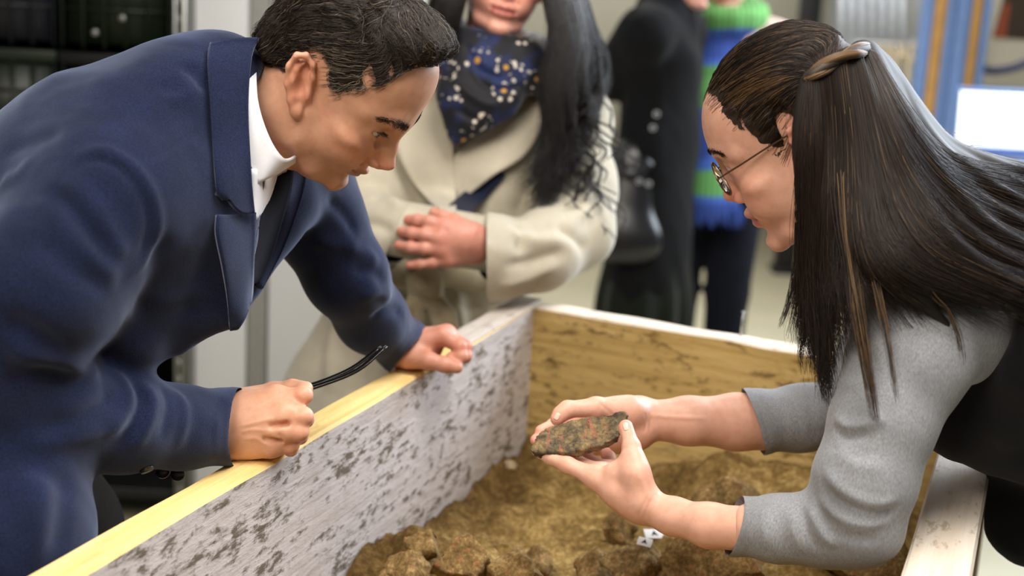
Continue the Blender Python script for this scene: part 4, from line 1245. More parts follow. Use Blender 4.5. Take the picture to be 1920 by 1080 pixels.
# ---- folded glasses held in the near fist
M_GLBLK = plain('black_acetate', lin(14, 14, 16), .22, var=.1)
gl = empty('folded_eyeglasses', W(640, 705, 1.70), 'folded black eyeglasses whose temples stick out of the man\'s near fist', 'glasses')
def bar(name, pts, r, flat, mat, par, n0=(0, 0, 1)):
    v, f = tube_vf(spline(np.array([W(*p) for p in pts]), 16), r, 8, flat, n0); o = mk(name, v, f, mat, par)
    o.matrix_parent_inverse = Matrix.Translation(-par.location); return o
bar('temple', [(545, 737, 1.685), (600, 722, 1.69), (670, 694, 1.70), (724, 649, 1.72)], np.linspace(.0062, .0036, 16), .5, M_GLBLK, gl)
bar('temple', [(545, 732, 1.70), (596, 718, 1.71), (660, 690, 1.72), (714, 650, 1.735)], np.linspace(.0058, .0034, 16), .5, M_GLBLK, gl)
bar('rim', [(536, 738, 1.70), (534, 724, 1.705), (540, 713, 1.71), (547, 718, 1.715), (546, 735, 1.715)], .0018, 1, M_ALU, gl)
# ================================================================ the young woman leaning in from the right
WO_M = np.array([[0.2088, -0.8267, -0.5224], [0.9754, 0.2143, 0.0508], [0.07, -0.5202, 0.8512]])
WO_S = .95
WO_M = WO_M @ rotm((0, 0, 1), math.radians(-8))
WO_T = W(1500, 262, 1.60)-WO_M @ np.array([0, .004, .006])+RT*.0
SK_WO = lin(232, 182, 160)
WMS = WO_M*WO_S
def lms(M, T, sc, pts):
    S, D = [], []
    for c, xy in pts:
        L = np.asarray(c, float)*.01; S.append(L)
        if xy is None: D.append(L); continue
        d = depth(L*sc @ M.T+T); D.append((W(xy[0], xy[1], d)-T) @ M/sc)
    return np.array(S), np.array(D)
WHV, WHF = sculpt_head((.0, -.055, -.155), False, .0017, .97)
wo_tone = head_tone(WHV, SK_WO, False, (0.50, 0.17, 0.15))
src_w, dst_w = lms(WO_M, WO_T, WO_S, [((0, 11.9, -2.1), (1362, 372)), ((0, 9.8, 3.2), (1340, 276)), ((0, 9.9, -8.9), (1443, 447)), ((-7.4, 0, 1.0), (1497, 268)),
    ((-2.4, 8.8, -5.8), (1430, 406)), ((0, 8.6, 8), (1334, 196)), ((0, 10.3, -5.2), (1408, 399)),
    ((0, -9, 4), None), ((7.5, 0, 0), None), ((0, 0, 13), None), ((-4, -2, -10), None), ((5, 3, -6), None), ((-5, 1, -6), None)])
wo_warp = lambda P: warp(P, src_w, dst_w, .055)
WHVw = wo_warp(WHV)*WO_S @ WO_M.T+WO_T
wo_tree = bvh(WHVw, WHF)

# slab of painted plaster held in both hands
SLAB_C = W(1084, 812, 1.70)
ex = RT*.965+UP*.20-FW*.02; ex /= np.linalg.norm(ex)
sn = UP*.80-FW*.60; sn -= ex*(sn @ ex); sn /= np.linalg.norm(sn); ey = np.cross(sn, ex)
SLM = np.array([ex, ey, sn]).T
def slab_vf():
    h = .0016; s = Sculpt((-.075, -.065, -.016), (.075, .065, .016), h)
    # broken outline of the slab, in its own plane
    OUT = [(1001, 842), (1009, 824), (1020, 809), (1038, 797), (1064, 791), (1092, 786), (1126, 779), (1157, 775), (1167, 780), (1164, 790), (1159, 802), (1153, 816), (1126, 830), (1100, 835), (1064, 843), (1014, 845)]
    def on(x, y):
        v = ray(x, y); P = CAM+v*(((SLAB_C+sn*.0058-CAM) @ sn)/(v @ sn)); return (SLM.T @ (P-SLAB_C))[:2]
    out = np.array([on(*q) for q in OUT])
    if np.cross(out[1]-out[0], out[2]-out[1]) < 0: out = out[::-1]
    out = np.array(out)*1.07
    s.a[:] = -1
    X = s.ax[0][:, None, None]; Y = s.ax[1][None, :, None]; Z = s.ax[2][None, None, :]
    d = np.abs(Z)-.0058
    X2, Y2 = X[:, :, 0]+0*Y[:, :, 0], Y[:, :, 0]+0*X[:, :, 0]
    dd = np.full(X2.shape, 9.0); inside = np.zeros(X2.shape, bool)
    for a, b in zip(out, np.roll(out, -1, 0)):
        e = b-a; t = np.clip(((X2-a[0])*e[0]+(Y2-a[1])*e[1])/(e @ e), 0, 1); dd = np.minimum(dd, np.hypot(X2-a[0]-t*e[0], Y2-a[1]-t*e[1]))
        inside ^= ((a[1] > Y2) != (b[1] > Y2)) & (X2 < (b[0]-a[0])*(Y2-a[1])/(b[1]-a[1]+1e-12)+a[0])
    dd = np.where(inside, -dd, dd)
    d = np.maximum(d, dd[:, :, None]-.20*Z)
    s.a = d.astype(np.float32)
    P, Q = s.get(2); N = normals(P, Q)
    k = fbm(P[:, 0]+4+P[:, 2]*.8, P[:, 1]+4+P[:, 2], 31, 5, 60, .7)
    k2 = fbm(P[:, 0]+7, P[:, 1]+7, 37, 3, 25, .5)
    P = P+N*(.0011*k+.0010*k2)[:, None]
    return P, Q
mt, nt, bs = new_mat('painted_plaster')
co = objco(nt)
f = noise(nt, 95, 7, .72, co); g = noise(nt, 260, 4, .7, co); k = noise(nt, 60, 5, .62, objco(nt, (1.5, .5, 1), (0, 0, -.5)))
c1 = ramp(nt, f, [(.34, lin(52, 46, 38)), (.46, lin(92, 80, 60)), (.56, lin(122, 104, 70)), (.70, lin(158, 136, 90))])
c1 = mixc(nt, c1, lin(178, 90, 76), ramp(nt, k, [(.58, (0, 0, 0)), (.66, (.55, .55, .55))]))
c1 = mixc(nt, c1, lin(34, 36, 40), ramp(nt, g, [(.60, (0, 0, 0)), (.66, (.8, .8, .8))]))
# loam coloured broken edge below the dark painted face
sep = nt.nodes.new('ShaderNodeSeparateXYZ'); nt.links.new(co, sep.inputs[0])
c1 = mixc(nt, c1, ramp(nt, f, [(.4, lin(120, 98, 50)), (.6, lin(172, 150, 88))]), ramp(nt, sep.outputs['Y'], [(0.0, (1, 1, 1)), (0.001, (0, 0, 0))])) if 0 else c1
nt.links.new(c1, bs.inputs['Base Color']); bs.inputs['Roughness'].default_value = .9
bump(nt, bs, g, .7, .002)
v, f_ = slab_vf()
slab_o = mk('plaster_fragment', v, f_, mt)
Mx = Matrix.Identity(4)
for i in range(3):
    for j in range(3): Mx[i][j] = SLM[i, j]
    Mx[i][3] = SLAB_C[i]
slab_o.matrix_world = Mx
tag(slab_o, 'rough broken slab of ancient painted plaster with red traces, held in the woman\'s hands', 'fragment')
def SL(a, b, c): return SLAB_C+SLM @ np.array([a, b, c])

def hand_wo_near():
    s = Sculpt(W(990, 1070, 1.66)-(.03, .11, .03), W(1420, 760, 1.62)+(.03, .13, .03), .0017)
    wr = W(1219, 955, 1.640)
    s.chain([W(1420, 995, 1.545), W(1330, 985, 1.585), W(1262, 968, 1.62), wr], [.0265, .0240, .0208, .0185], .012)
    mc = J([(1118, 896, 1.658), (1130, 890, 1.680), (1142, 886, 1.700), (1154, 886, 1.718)])
    base = J([(1195, 945, 1.640), (1196, 944, 1.652), (1198, 944, 1.664), (1200, 945, 1.676)])
    for a, b in zip(base, mc): s.cone(a, b, .0185, .0125, .016)
    s.ell(W(1172, 915, 1.655), (.026, .026, .024), .018)
    # first web and ball of the thumb
    s.chain(J([(1208, 935, 1.632), (1192, 888, 1.632), (1187, 862, 1.640)]), [.0185, .0150, .0125], .014)
    s.cone(W(1150, 884, 1.645), W(1183, 870, 1.642), .010, .009, .014)
    finger(s, J([(1190, 880, 1.634), (1184, 838, 1.648), (1174, 800, 1.664)]), [.0125, .0102, .0080], .010)
    s.ell(W(1172, 803, 1.663), (.0078, .0085, .0092), .004)
    fing = [[(1118, 896, 1.658), (1064, 872, 1.672), (1034, 858, 1.684), (1008, 846, 1.694)],
            [(1130, 890, 1.680), (1080, 868, 1.70), (1046, 852, 1.715), (1022, 842, 1.725)],
            [(1142, 886, 1.700), (1100, 862, 1.725), (1070, 846, 1.742), (1046, 836, 1.752)],
            [(1154, 886, 1.718), (1142, 858, 1.735), (1128, 838, 1.748), (1112, 828, 1.756)]]
    for P, r in zip(fing, (.0092, .0092, .0088, .0074)): finger(s, J(P), [r*1.30, r*1.03, r*.94, r*.80], .010)
    for q in mc: s.ell(q, .0118, .008)
    s.half(W(1405, 993, 1.55), W(1420, 996, 1.54)-W(1330, 985, 1.585))
    P, Q = s.get(1); tr = bvh(P, Q)
    P = crease(P, Q, tr, [([(1218, 925), (1205, 950), (1195, 972)], .0018, -.0010), ([(1228, 925), (1214, 952), (1206, 975)], .0018, -.0008),
                          ([(1176, 842), (1186, 840), (1194, 838)], .0016, -.0006), ([(1178, 836), (1187, 834)], .0014, -.0004), ([(1195, 880), (1212, 920), (1220, 940)], .004, .0012)])
    sp = [(W(*p[1]), .010) for p in fing]+[(W(*p[3]), .010) for p in fing]+[(W(1172, 798, 1.664), .012), (W(1184, 838, 1.648), .008)]
    return P, Q, skin_tone(P, SK_WO, sp, .5)

def hand_wo_far():
    s = Sculpt(W(985, 880, 1.80)-(.03, .10, .03), W(1480, 710, 1.80)+(.03, .11, .03), .0018)
    ax = (UP*.9+FW*.3)
    s.chain([W(1470, 792, 1.845), W(1380, 791, 1.83), (W(1290, 789, 1.81)), W(1226, 788, 1.797)], [.0385, .0362, .0305, .0262], .012)
    wr = W(1210, 788, 1.795)
    base = J([(1195, 770, 1.79), (1193, 786, 1.792), (1192, 802, 1.792), (1192, 815, 1.79)])
    mc = J([(1112, 778, 1.795), (1105, 795, 1.80), (1108, 815, 1.80), (1118, 834, 1.792)])
    for a, b in zip(base, mc): s.cone(a, b, .0195, .0125, .016)
    s.ell(W(1160, 805, 1.79), (.034, .022, .026), .018)
    s.ell(W(1165, 772, 1.772), (.030, .018, .0165), .014)             # ball of the thumb
    finger(s, J([(1178, 770, 1.77), (1118, 764, 1.752), (1064, 768, 1.742), (1044, 786, 1.736)]), [.0185, .0125, .0104, .0082], .012)
    s.ell(W(1050, 776, 1.738), (.0095, .0085, .0100), .005)
    fing = [[(1112, 778, 1.795), (1078, 788, 1.790), (1040, 797, 1.776), (1014, 808, 1.764)],
            [(1105, 795, 1.80), (1066, 806, 1.795), (1030, 816, 1.775), (1005, 825, 1.758)],
            [(1108, 815, 1.80), (1075, 828, 1.792), (1046, 836, 1.775), (1024, 842, 1.765)],
            [(1118, 834, 1.792), (1092, 846, 1.785), (1070, 850, 1.772), (1054, 850, 1.765)]]
    for P, r in zip(fing, (.0094, .0094, .0090, .0076)): finger(s, J(P), [r*1.3, r*1.03, r*.94, r*.80], .010)
    s.half(W(1450, 792, 1.84), W(1470, 792, 1.845)-W(1380, 791, 1.83))
    P, Q = s.get(1); tr = bvh(P, Q)
    P = crease(P, Q, tr, [([(1208, 772), (1212, 790), (1208, 815)], .0018, -.0008), ([(1216, 772), (1220, 790), (1216, 818)], .0018, -.0006), ([(1215, 778), (1260, 782), (1330, 785)], .003, .0012), ([(1120, 752), (1140, 770), (1172, 800)], .0022, -.0009)])
    sp = [(W(1044, 786, 1.736), .012), (W(1064, 768, 1.742), .009)]+[(W(*p[3]), .012) for p in fing]+[(W(1195, 815, 1.79), .02)]
    return P, Q, skin_tone(P, SK_WO, sp, .55)

def trunk_wo():
    s = Sculpt((.25, .95, 0), (1.35, 2.25, 1.5), .012)
    s.chain(J([(1640, 400, 1.63), (1740, 500, 1.68), (1900, 620, 1.70), (2120, 700, 1.72), (2330, 860, 1.74)]), [.05, .06, .12, .12, .14], .04)
    s.chain(J([(1715, 615, 1.52), (1600, 985, 1.505), (1405, 992, 1.55)]), [.04, .04, .03], .02)
    s.chain(J([(1670, 600, 1.84), (1610, 775, 1.87), (1450, 792, 1.84)]), [.04, .04, .036], .02)
    hip = W(2330, 860, 1.74)
    for o in (-.11, .11):
        a = hip+np.array([0, o, 0]); s.chain([a, a*[1, 1, 0]+[.02, 0, .5], a*[1, 1, 0]+[.06, 0, .08]], [.10, .06, .042], .03)
        s.chain([a*[1, 1, 0]+[.06, 0, .05], a*[1, 1, 0]+[-.10, .02, .035]], [.035, .028], .02)
    P, Q = s.get(1); return P, Q, np.tile(np.asarray(SK_WO), (len(P), 1))
wnh, wfh = hand_wo_near(), hand_wo_far()
BV, BF, BT = joinm([(WHVw, WHF, wo_tone), wnh, wfh, trunk_wo()])
wom = mk('person', BV, BF, MAT_SKIN, tone=BT)
tag(wom, 'young woman in grey top and black vest bending over the box, holding the plaster fragment', 'person')
for sd in (1, -1): eye_parts(wom, WMS, WO_T, sd, (.12, .14, .12), (0, .8, -.6), wo_warp)
# thumb nails and finger nails that face us
M_NAIL = plain('fingernail', lin(238, 196, 178), .25, var=.04)
def nail(parent, tree, x, y, du, dv, w, l):
    p, n = hit(tree, x, y); t = W(x+du, y+dv, depth(p))-W(x, y, depth(p)); t -= n*(t @ n); t /= np.linalg.norm(t); b = np.cross(n, t)
    V = []; k = 7
    for i in range(k):
        for j in range(k):
            u, v = i/(k-1)*2-1, j/(k-1)*2-1
            e = math.sqrt(max(0, 1-.35*v*v*u*u)); q, = [p+t*u*l/2*e+b*v*w/2*e]
            h = tree.find_nearest(Vector(q+n*.001)); V.append(np.array(h[0])+n*.0003)
    return solid(mk('nail', V, grid_faces(k, k), M_NAIL, parent), .0004, 1)
nail(wom, bvh(wnh[0], wnh[1]), 1173, 799, -3, -12, .0085, .0115)
nail(wom, bvh(wfh[0], wfh[1]), 1044, 781, -5, 10, .0085, .0100)

# ---- grey jersey
M_JERSEY = cloth('grey_jersey', lin(126, 129, 135), lin(166, 169, 175), fine=650, rough=.92, sheen=.2, bmp=.06, streak=(1, 1, .3))
M_VEST = cloth('black_vest', lin(12, 13, 15), lin(22, 23, 26), fine=900, sheen=.12)
M_JEANS = cloth('dark_jeans', lin(18, 20, 30), lin(30, 34, 48), fine=900, sheen=.05)
def jersey():
    s = Sculpt((.18, .98, .75), (1.08, 2.1, 1.45), .0031)
    s.chain(J([(1728, 622, 1.525), (1702, 680, 1.515), (1655, 790, 1.500), (1622, 900, 1.495), (1600, 975, 1.500), (1545, 994, 1.512), (1460, 992, 1.535), (1377, 986, 1.565), (1325, 980, 1.584)]),
            [.064, .063, .0545, .0530, .0475, .0395, .0350, .0290, .0270], .018)
    s.ell(W(1612, 1000, 1.50), (.042, .04, .034), .02)
    s.chain(J([(1680, 590, 1.86), (1640, 700, 1.87), (1590, 772, 1.872), (1500, 783, 1.85), (1412, 790, 1.832), (1360, 790, 1.822)]), [.06, .054, .045, .0420, .0400, .0390], .018)
    # shoulders and upper back
    s.chain(J([(1738, 520, 1.66), (1850, 600, 1.68), (2000, 650, 1.70)]), [.085, .125, .13], .04)
    s.cone(W(1740, 600, 1.54), W(1850, 590, 1.58), .066, .08, .04)
    s.cone(W(1690, 560, 1.82), W(1850, 590, 1.78), .055, .08, .04)
    P, Q = s.get(2); tr = bvh(P, Q)
    L = [([(1560, 780), (1590, 800), (1640, 790), (1660, 780)], .007, .004), ([(1562, 795), (1590, 818), (1640, 812)], .006, -.003),
         ([(1545, 880), (1580, 920), (1640, 945), (1690, 935)], .007, .004), ([(1540, 905), (1580, 945), (1640, 965), (1690, 950)], .006, -.0035), ([(1535, 930), (1570, 968), (1620, 985), (1680, 975)], .006, .0035),
         ([(1530, 945), (1560, 990), (1600, 1010), (1650, 1012)], .006, -.003), ([(1515, 945), (1540, 1000), (1570, 1030)], .006, .003), ([(1500, 945), (1515, 1000), (1540, 1040)], .005, -.002), ([(1480, 945), (1490, 1000), (1510, 1045)], .006, .002),
         ([(1570, 840), (1600, 870), (1660, 880)], .008, .002), ([(1455, 945), (1460, 990), (1470, 1040)], .006, -.0015), ([(1430, 945), (1432, 990), (1440, 1035)], .006, .0015),
         ([(1560, 700), (1600, 720), (1650, 715)], .008, .002), ([(1580, 620), (1610, 660), (1660, 680)], .008, -.002), ([(1420, 738), (1430, 780), (1448, 840)], .003, -.0016), ([(1470, 728), (1480, 780), (1490, 835)], .008, .002), ([(1520, 722), (1522, 780), (1530, 830)], .008, -.002)]
    P = crease(P, Q, tr, L); N = normals(P, Q)
    P = P+N*(.0007*fbm(P[:, 0]*1.2+9, P[:, 1]+P[:, 2]*.8+9, 13, 2, 12, .5))[:, None]
    P, Q = cut_open(P, Q, W(1377, 985, 1.565), -.95*RT+.25*UP, .07)
    return cut_open(P, Q, W(1412, 790, 1.832), -.94*RT-.30*UP, .08)
JV, JF = jersey(); jer = mk('jersey', JV, JF, M_JERSEY, wom)
def vest():
    s = Sculpt((.42, 1.2, .70), (1.3, 2.15, 1.42), .0065)
    s.chain(J([(1868, 580, 1.69), (2000, 640, 1.70), (2150, 720, 1.72), (2330, 850, 1.74)]), [.115, .150, .145, .16], .04)
    s.cone(W(1878, 648, 1.60), W(2050, 700, 1.62), .078, .085, .04)
    s.cone(W(1815, 778, 1.62), W(1990, 790, 1.64), .056, .09, .04)
    s.cone(W(1768, 772, 1.625), W(1860, 830, 1.64), .022, .03, .03)
    s.cone(W(1850, 560, 1.60), W(1960, 600, 1.60), .06, .08, .03)
    s.chain(J([(1955, 575, 1.495), (1950, 680, 1.52), (1890, 765, 1.575)]), .045, .02)
    # armhole
    s.cone(W(1800, 605, 1.40), W(1800, 605, 1.62), .054, .054, .012, 'sub')
    s.cone(W(1745, 650, 1.40), W(1745, 650, 1.62), .050, .050, .012, 'sub')
    # the vest hangs down below the belt
    s.cone(W(1925, 830, 1.74), W(1925, 985, 1.78), .055, .052, .05)
    s.cone(W(2060, 820, 1.74), W(2060, 985, 1.78), .09, .08, .05)
    P, Q = s.get(2); N = normals(P, Q)
    P = P+N*(.002*fbm(P[:, 0]+9, P[:, 1]+P[:, 2]*.8+9, 17, 3, 12, .5))[:, None]
    return P, Q
v, f = vest(); mk('vest', v, f, M_VEST, wom)
def jeans_wo():
    hip = W(2330, 860, 1.74)
    s = Sculpt(hip*[1, 1, 0]-(.3, .35, 0), hip+(.25, .35, .2), .008)
    for o in (-.11, .11):
        a = hip+np.array([0, o, 0]); s.chain([a, a*[1, 1, 0]+[.02, 0, .5], a*[1, 1, 0]+[.06, 0, .07]], [.125, .085, .065], .03)
    s.half((0, 0, .06), (0, 0, -1))
    return s.get(1)
v, f = jeans_wo(); mk('trousers', v, f, M_JEANS, wom)
hip = W(2330, 860, 1.74)
for o in (-.11, .11):
    a = hip*[1, 1, 0]+[.06, o, 0]; s = Sculpt(a-(.2, .1, .02), a+(.12, .1, .14), .006)
    s.cone(a+(.02, 0, .05), a+(-.12, .02, .036), .046, .034, .02); s.half((0, 0, .002), (0, 0, -1)); v, f = s.get(1); mk('shoe', v, f, M_DARK, wom)
# ---- the young woman's hair: swept back to a twist, the rest falling long over shoulder and back
M_HAIRW = hair_mat('dark_brown_hair', lin(21, 16, 14), lin(43, 32, 26), .38, .26)
M_HAIRWG = hair_mat('light_brown_strand', lin(84, 63, 42), lin(124, 96, 64), .36)
M_HAIRB = plain('brown_hair_underlayer', lin(26, 20, 16), .65, var=.3, scale=60)
def az_el(P):
    q = P*100-np.array([0, .5, 3.0]); return abs(math.degrees(math.atan2(q[0], q[1]))), math.degrees(math.atan2(q[2], math.hypot(q[0], q[1])))
def line_from(tree, V, Vloc, pts, pre, post):
    out = []
    for x, y in pts:
        h, n = hit(tree, x, y); k = np.argmin(((V-h)**2).sum(1)); out.append(az_el(Vloc[k]))
    out = sorted(out); return pre+out+post
WLINE = line_from(wo_tree, WHVw, WHV, [(1344, 193), (1389, 216), (1409, 256), (1440, 287), (1462, 306), (1480, 284)], [(0, 40)], [(84, 2), (90, 14), (100, 10), (115, -25), (140, -40), (180, -42)])
def hair_wo():
    s = Sculpt((-.1, -.125, -.07), (.1, .12, .155), .0019); c = .01
    s.ell((0, .0*c, 5.3*c), (7.75*c, 10.2*c, 8.6*c), 0)
    s.ell((0, -1.5*c, 9.0*c), (6.2*c, 7.2*c, 5.1*c), .02)
    s.ell((0, -6.8*c, .5*c), (5.4*c, 3.0*c, 4.5*c), .02)
    return s.get(1)
wv, wf_ = hair_wo(); wv, wf_ = hair_cap(wv, wf_, WHV, WHF, WLINE, 16, 2.5, 4)
wn = normals(wv, wf_)
wv2 = wv+wn*(.0009*fbm(wv[:, 2]*2+1, wv[:, 0]*.5+wv[:, 1]*.3+1, 6, 3, 50, .5))[:, None]
WHW = wo_warp(wv2)*WO_S @ WO_M.T+WO_T
M_HAIRC = plain('swept_hair_underlayer', lin(44, 33, 26), .65, var=.3, scale=60)
whair = mk('hair', WHW, wf_, M_HAIRC, wom)
cap_tree = bvh(WHW, wf_)
p_tw, _ = hit(cap_tree, 1526, 140, 1.55)
TWL = (p_tw-WO_T) @ WO_M/WO_S                                 # start of the twist in the head's frame
TWL_R = TWL*np.array([-1, 1, 1])
def flow_wo(P, N):
    c = P*100; left = (c[:, 0] < 0)[:, None]
    tgt = np.where(left, TWL[None], TWL_R[None])+np.array([[0, -.012, 0]])
    d = tgt-P; dist = np.linalg.norm(d, axis=1)[:, None]; d = d/(dist+1e-6)
    top = np.clip((c[:, 2:3]-10.2)/1.6, 0, 1)
    back = np.array([[0, -1.0, .05]])
    d = d*(1-top)+back*top
    return d+np.array([[0, 0, .25]])*np.clip(dist*12-.4, 0, 1)*(1-top)
visw = lambda P, N: (N @ (WO_M.T @ (CAM-WO_T)/np.linalg.norm(CAM-WO_T)) > -.3)
frontw = lambda P, N: visw(P, N) & (P[:, 1] > TWL[1]-.035)
S1 = comb(wv2, wf_, flow_wo, 8000, lambda P: np.clip(np.linalg.norm(P-TWL, axis=1)*.8, .012, .05), 8, .0022, 8, frontw, .0007, wo_warp, WMS, WO_T, jit=.10)
rr = np.random.default_rng(5)
rt = (S1[:, 0]-WO_T) @ WO_M/WO_S*100
lightw = np.exp(-((rt[:, 2]-9.0)/1.6)**2)*np.clip((rt[:, 1]+1)/3, 0, 1)*.75+.10
gm = rr.random(len(S1)) < lightw
strands('hair_strands', S1[~gm], .00028, M_HAIRW, whair)
strands('light_strands', S1[gm], .00028, M_HAIRWG, whair)
SE = edge_strands(WHV, WHF, WLINE, flow_wo, 10000, .042, -11, 10, 71, wo_warp, WMS, WO_T, .0016, 8, lambda P, N: visw(P, N) & (P[:, 1] > -.01), .12)
gm = rr.random(len(SE)) < .35
strands('hairline_strands', SE[~gm], .00015, M_HAIRW, whair); strands('light_strands', SE[gm], .00015, M_HAIRWG, whair)
# long hair: guide locks from the twist line down
GD = [
 [(1512, 156, 1.552), (1500, 245, 1.512), (1499, 330, 1.510), (1499, 470, 1.530), (1491, 555, 1.545), (1478, 625, 1.550)],
 [(1518, 141, 1.548), (1518, 250, 1.508), (1516, 350, 1.508), (1519, 520, 1.520), (1538, 660, 1.515), (1558, 775, 1.510)],
 [(1542, 126, 1.550), (1553, 260, 1.520), (1552, 400, 1.505), (1554, 520, 1.500), (1556, 600, 1.500), (1566, 690, 1.500)],
 [(1568, 113, 1.554), (1590, 260, 1.515), (1592, 390, 1.495), (1594, 480, 1.475), (1604, 545, 1.460), (1622, 625, 1.452)],
 [(1592, 104, 1.560), (1622, 260, 1.515), (1636, 380, 1.490), (1656, 465, 1.462), (1720, 525, 1.445), (1840, 565, 1.450), (1960, 620, 1.47)],
 [(1608, 99, 1.568), (1652, 240, 1.530), (1688, 340, 1.510), (1742, 435, 1.480), (1840, 500, 1.462), (2060, 590, 1.470)],
 [(1622, 95, 1.575), (1668, 220, 1.550), (1718, 312, 1.540), (1788, 390, 1.530), (1890, 450, 1.510), (2080, 520, 1.510)],
 [(1632, 100, 1.580), (1686, 208, 1.585), (1742, 290, 1.590), (1808, 340, 1.590), (1900, 375, 1.580), (2020, 420, 1.580)],
 [(1638, 102, 1.600), (1698, 204, 1.610), (1758, 280, 1.630), (1826, 312, 1.640), (1920, 328, 1.650), (2040, 355, 1.660)],
 [(1642, 107, 1.630), (1700, 204, 1.650), (1760, 280, 1.680), (1828, 310, 1.700), (1920, 318, 1.720), (2040, 345, 1.720)],
 [(1640, 116, 1.660), (1690, 230, 1.690), (1750, 320, 1.730), (1820, 360, 1.770), (1920, 390, 1.790), (2040, 410, 1.790)]]
def ahead(p):
    h, n = hit(cap_tree, p[0], p[1], p[2]); return W(p[0], p[1], min(p[2], depth(h)-.006))
GW = np.array([spline(np.array([ahead(p) if (k < 2 and i < 7) else W(*p) for k, p in enumerate(g)]), 24) for i, g in enumerate(GD)])
def long_mass():
    lo = GW.reshape(-1, 3).min(0)-.04; hi = GW.reshape(-1, 3).max(0)+.04; lo[2] = max(lo[2], .95); hi[0] = min(hi[0], 1.0)
    s = Sculpt(lo, hi, .0042)
    for i, g in enumerate(GW):
        end = [12, 15, 14, 12, 22, 23, 23, 23, 23, 23, 23][i]
        r0 = [.006, .009, .011, .013, .015, .016, .017, .016, .015, .016, .02][i]
        for k in range(0, end, 1):
            s.cone(g[k], g[k+1], r0*(.75+.35*math.sin(math.pi*min(1, k/18)))*(1 if k < end-8 else max(.15, (end-k)/8)), r0*(.75+.35*math.sin(math.pi*min(1, (k+1)/18)))*(1 if k < end-9 else max(.15, (end-k-1)/8)), .012)
    for i in range(3, 10):      # between the locks over the back
        for k in range(2, 23):
            tp = lambda q: .013*(1 if q < 13 else max(.12, (23-q)/10)); s.cone((GW[i, k]+GW[i+1, k])/2, (GW[i, k+1]+GW[i+1, k+1])/2, tp(k), tp(k+1), .014)
    return s.get(2)
v, f = long_mass()
# deep soft grooves between locks
lm = mk('long_hair', v, f, M_HAIRB, wom)
long_tree = bvh(v, f)
def sample_locks(G, n, seed, j0, wob, lo=0.0, hi=None, tmax=(0.75, 1.0), off=.006, nseg=18):
    r = np.random.default_rng(seed); hi = len(G)-1 if hi is None else hi; C = []
    for _ in range(n):
        u = r.uniform(lo, hi-1e-4); i = int(u); t = u-i; c = G[i]*(1-t)+G[i+1]*t
        e = r.uniform(*tmax); k = np.linspace(0, e*(len(c)-1), nseg); a = k.astype(int); a = np.minimum(a, len(c)-2); q = c[a]+(c[a+1]-c[a])*(k-a)[:, None]
        s = np.linspace(0, 1, nseg)[:, None]
        amp = r.normal(0, 1, 3)*j0; ph = r.uniform(0, 6.28, 3); fr = r.uniform(1, 3.0)
        q = q+amp*(.15+.85*s)+wob*np.sin(ph+s*6.28*fr)*s
        C.append(q)
    return np.array(C)
def lift_to(tree, C, clear):
    """keep strands just outside the mass on our side"""
    n, m, _ = C.shape; r = np.random.default_rng(3)
    for i in range(n):
        cl = clear*r.uniform(.1, 1.4)
        for k in range(m):
            h = tree.find_nearest(Vector(C[i, k]))
            if h[0] is None: continue
            p = np.array(h[0]); nn = np.array(h[1]); dd = (C[i, k]-p) @ nn
            if dd < cl: C[i, k] = p+nn*cl
    return C
def in_to_out(C, tree, push):
    # start each point in front of the mass (towards the viewer's side / outer side) then settle on it
    out = C.copy()
    for i in range(len(C)):
        for k in range(C.shape[1]):
            p = C[i, k]; d = (CAM-p); d /= np.linalg.norm(d)
            h = tree.ray_cast(Vector(p+d*.2), Vector(-d))
            if h[0] is not None and h[3] < .26: out[i, k] = np.array(h[0])+np.array(h[1])*push[i]
    for _ in range(2):
        out[:, 1:-1] = .5*out[:, 1:-1]+.25*(out[:, :-2]+out[:, 2:])
    return out
S2 = sample_locks(GW, 5200, 21, .0022, .0022)
S2 = in_to_out(S2, long_tree, np.random.default_rng(2).uniform(.0004, .0045, len(S2)))
S3 = np.vstack([sample_locks(GW, 700, 22, .006, .005, tmax=(.85, 1.0)), sample_locks(GW, 1500, 23, .0045, .003, 0.0, 3.6, (.72, 1.0))])
gm = rr.random(len(S2)) < .022
strands('long_strands', np.vstack([S2[~gm], S3]), .00030, M_HAIRW, lm)
strands('light_strands', S2[gm], .00028, M_HAIRWG, lm)
# separate wisps that hang over the sleeve
WISP = [[(1586, 330, 1.492), (1592, 430, 1.472), (1600, 500, 1.462), (1612, 580, 1.447), (1628, 680, 1.438), (1640, 750, 1.438), (1648, 805, 1.440)],
        [(1572, 330, 1.498), (1580, 430, 1.480), (1590, 500, 1.468), (1598, 580, 1.452), (1618, 680, 1.440), (1632, 760, 1.440), (1640, 790, 1.442)],
        [(1612, 380, 1.482), (1626, 460, 1.462), (1640, 520, 1.450), (1655, 590, 1.440), (1668, 660, 1.436), (1676, 720, 1.437), (1682, 765, 1.438)],
        [(1690, 470, 1.455), (1740, 545, 1.440), (1775, 580, 1.445), (1795, 630, 1.452), (1802, 670, 1.460), (1803, 700, 1.465)],
        [(1500, 420, 1.54), (1494, 500, 1.55), (1478, 570, 1.555), (1462, 615, 1.556)],
        [(1510, 480, 1.53), (1512, 600, 1.53), (1502, 660, 1.53), (1505, 705, 1.53)],
        [(1545, 560, 1.51), (1543, 640, 1.51), (1538, 700, 1.512), (1545, 760, 1.512)]]
CW, CWL = [], []
r = np.random.default_rng(9)
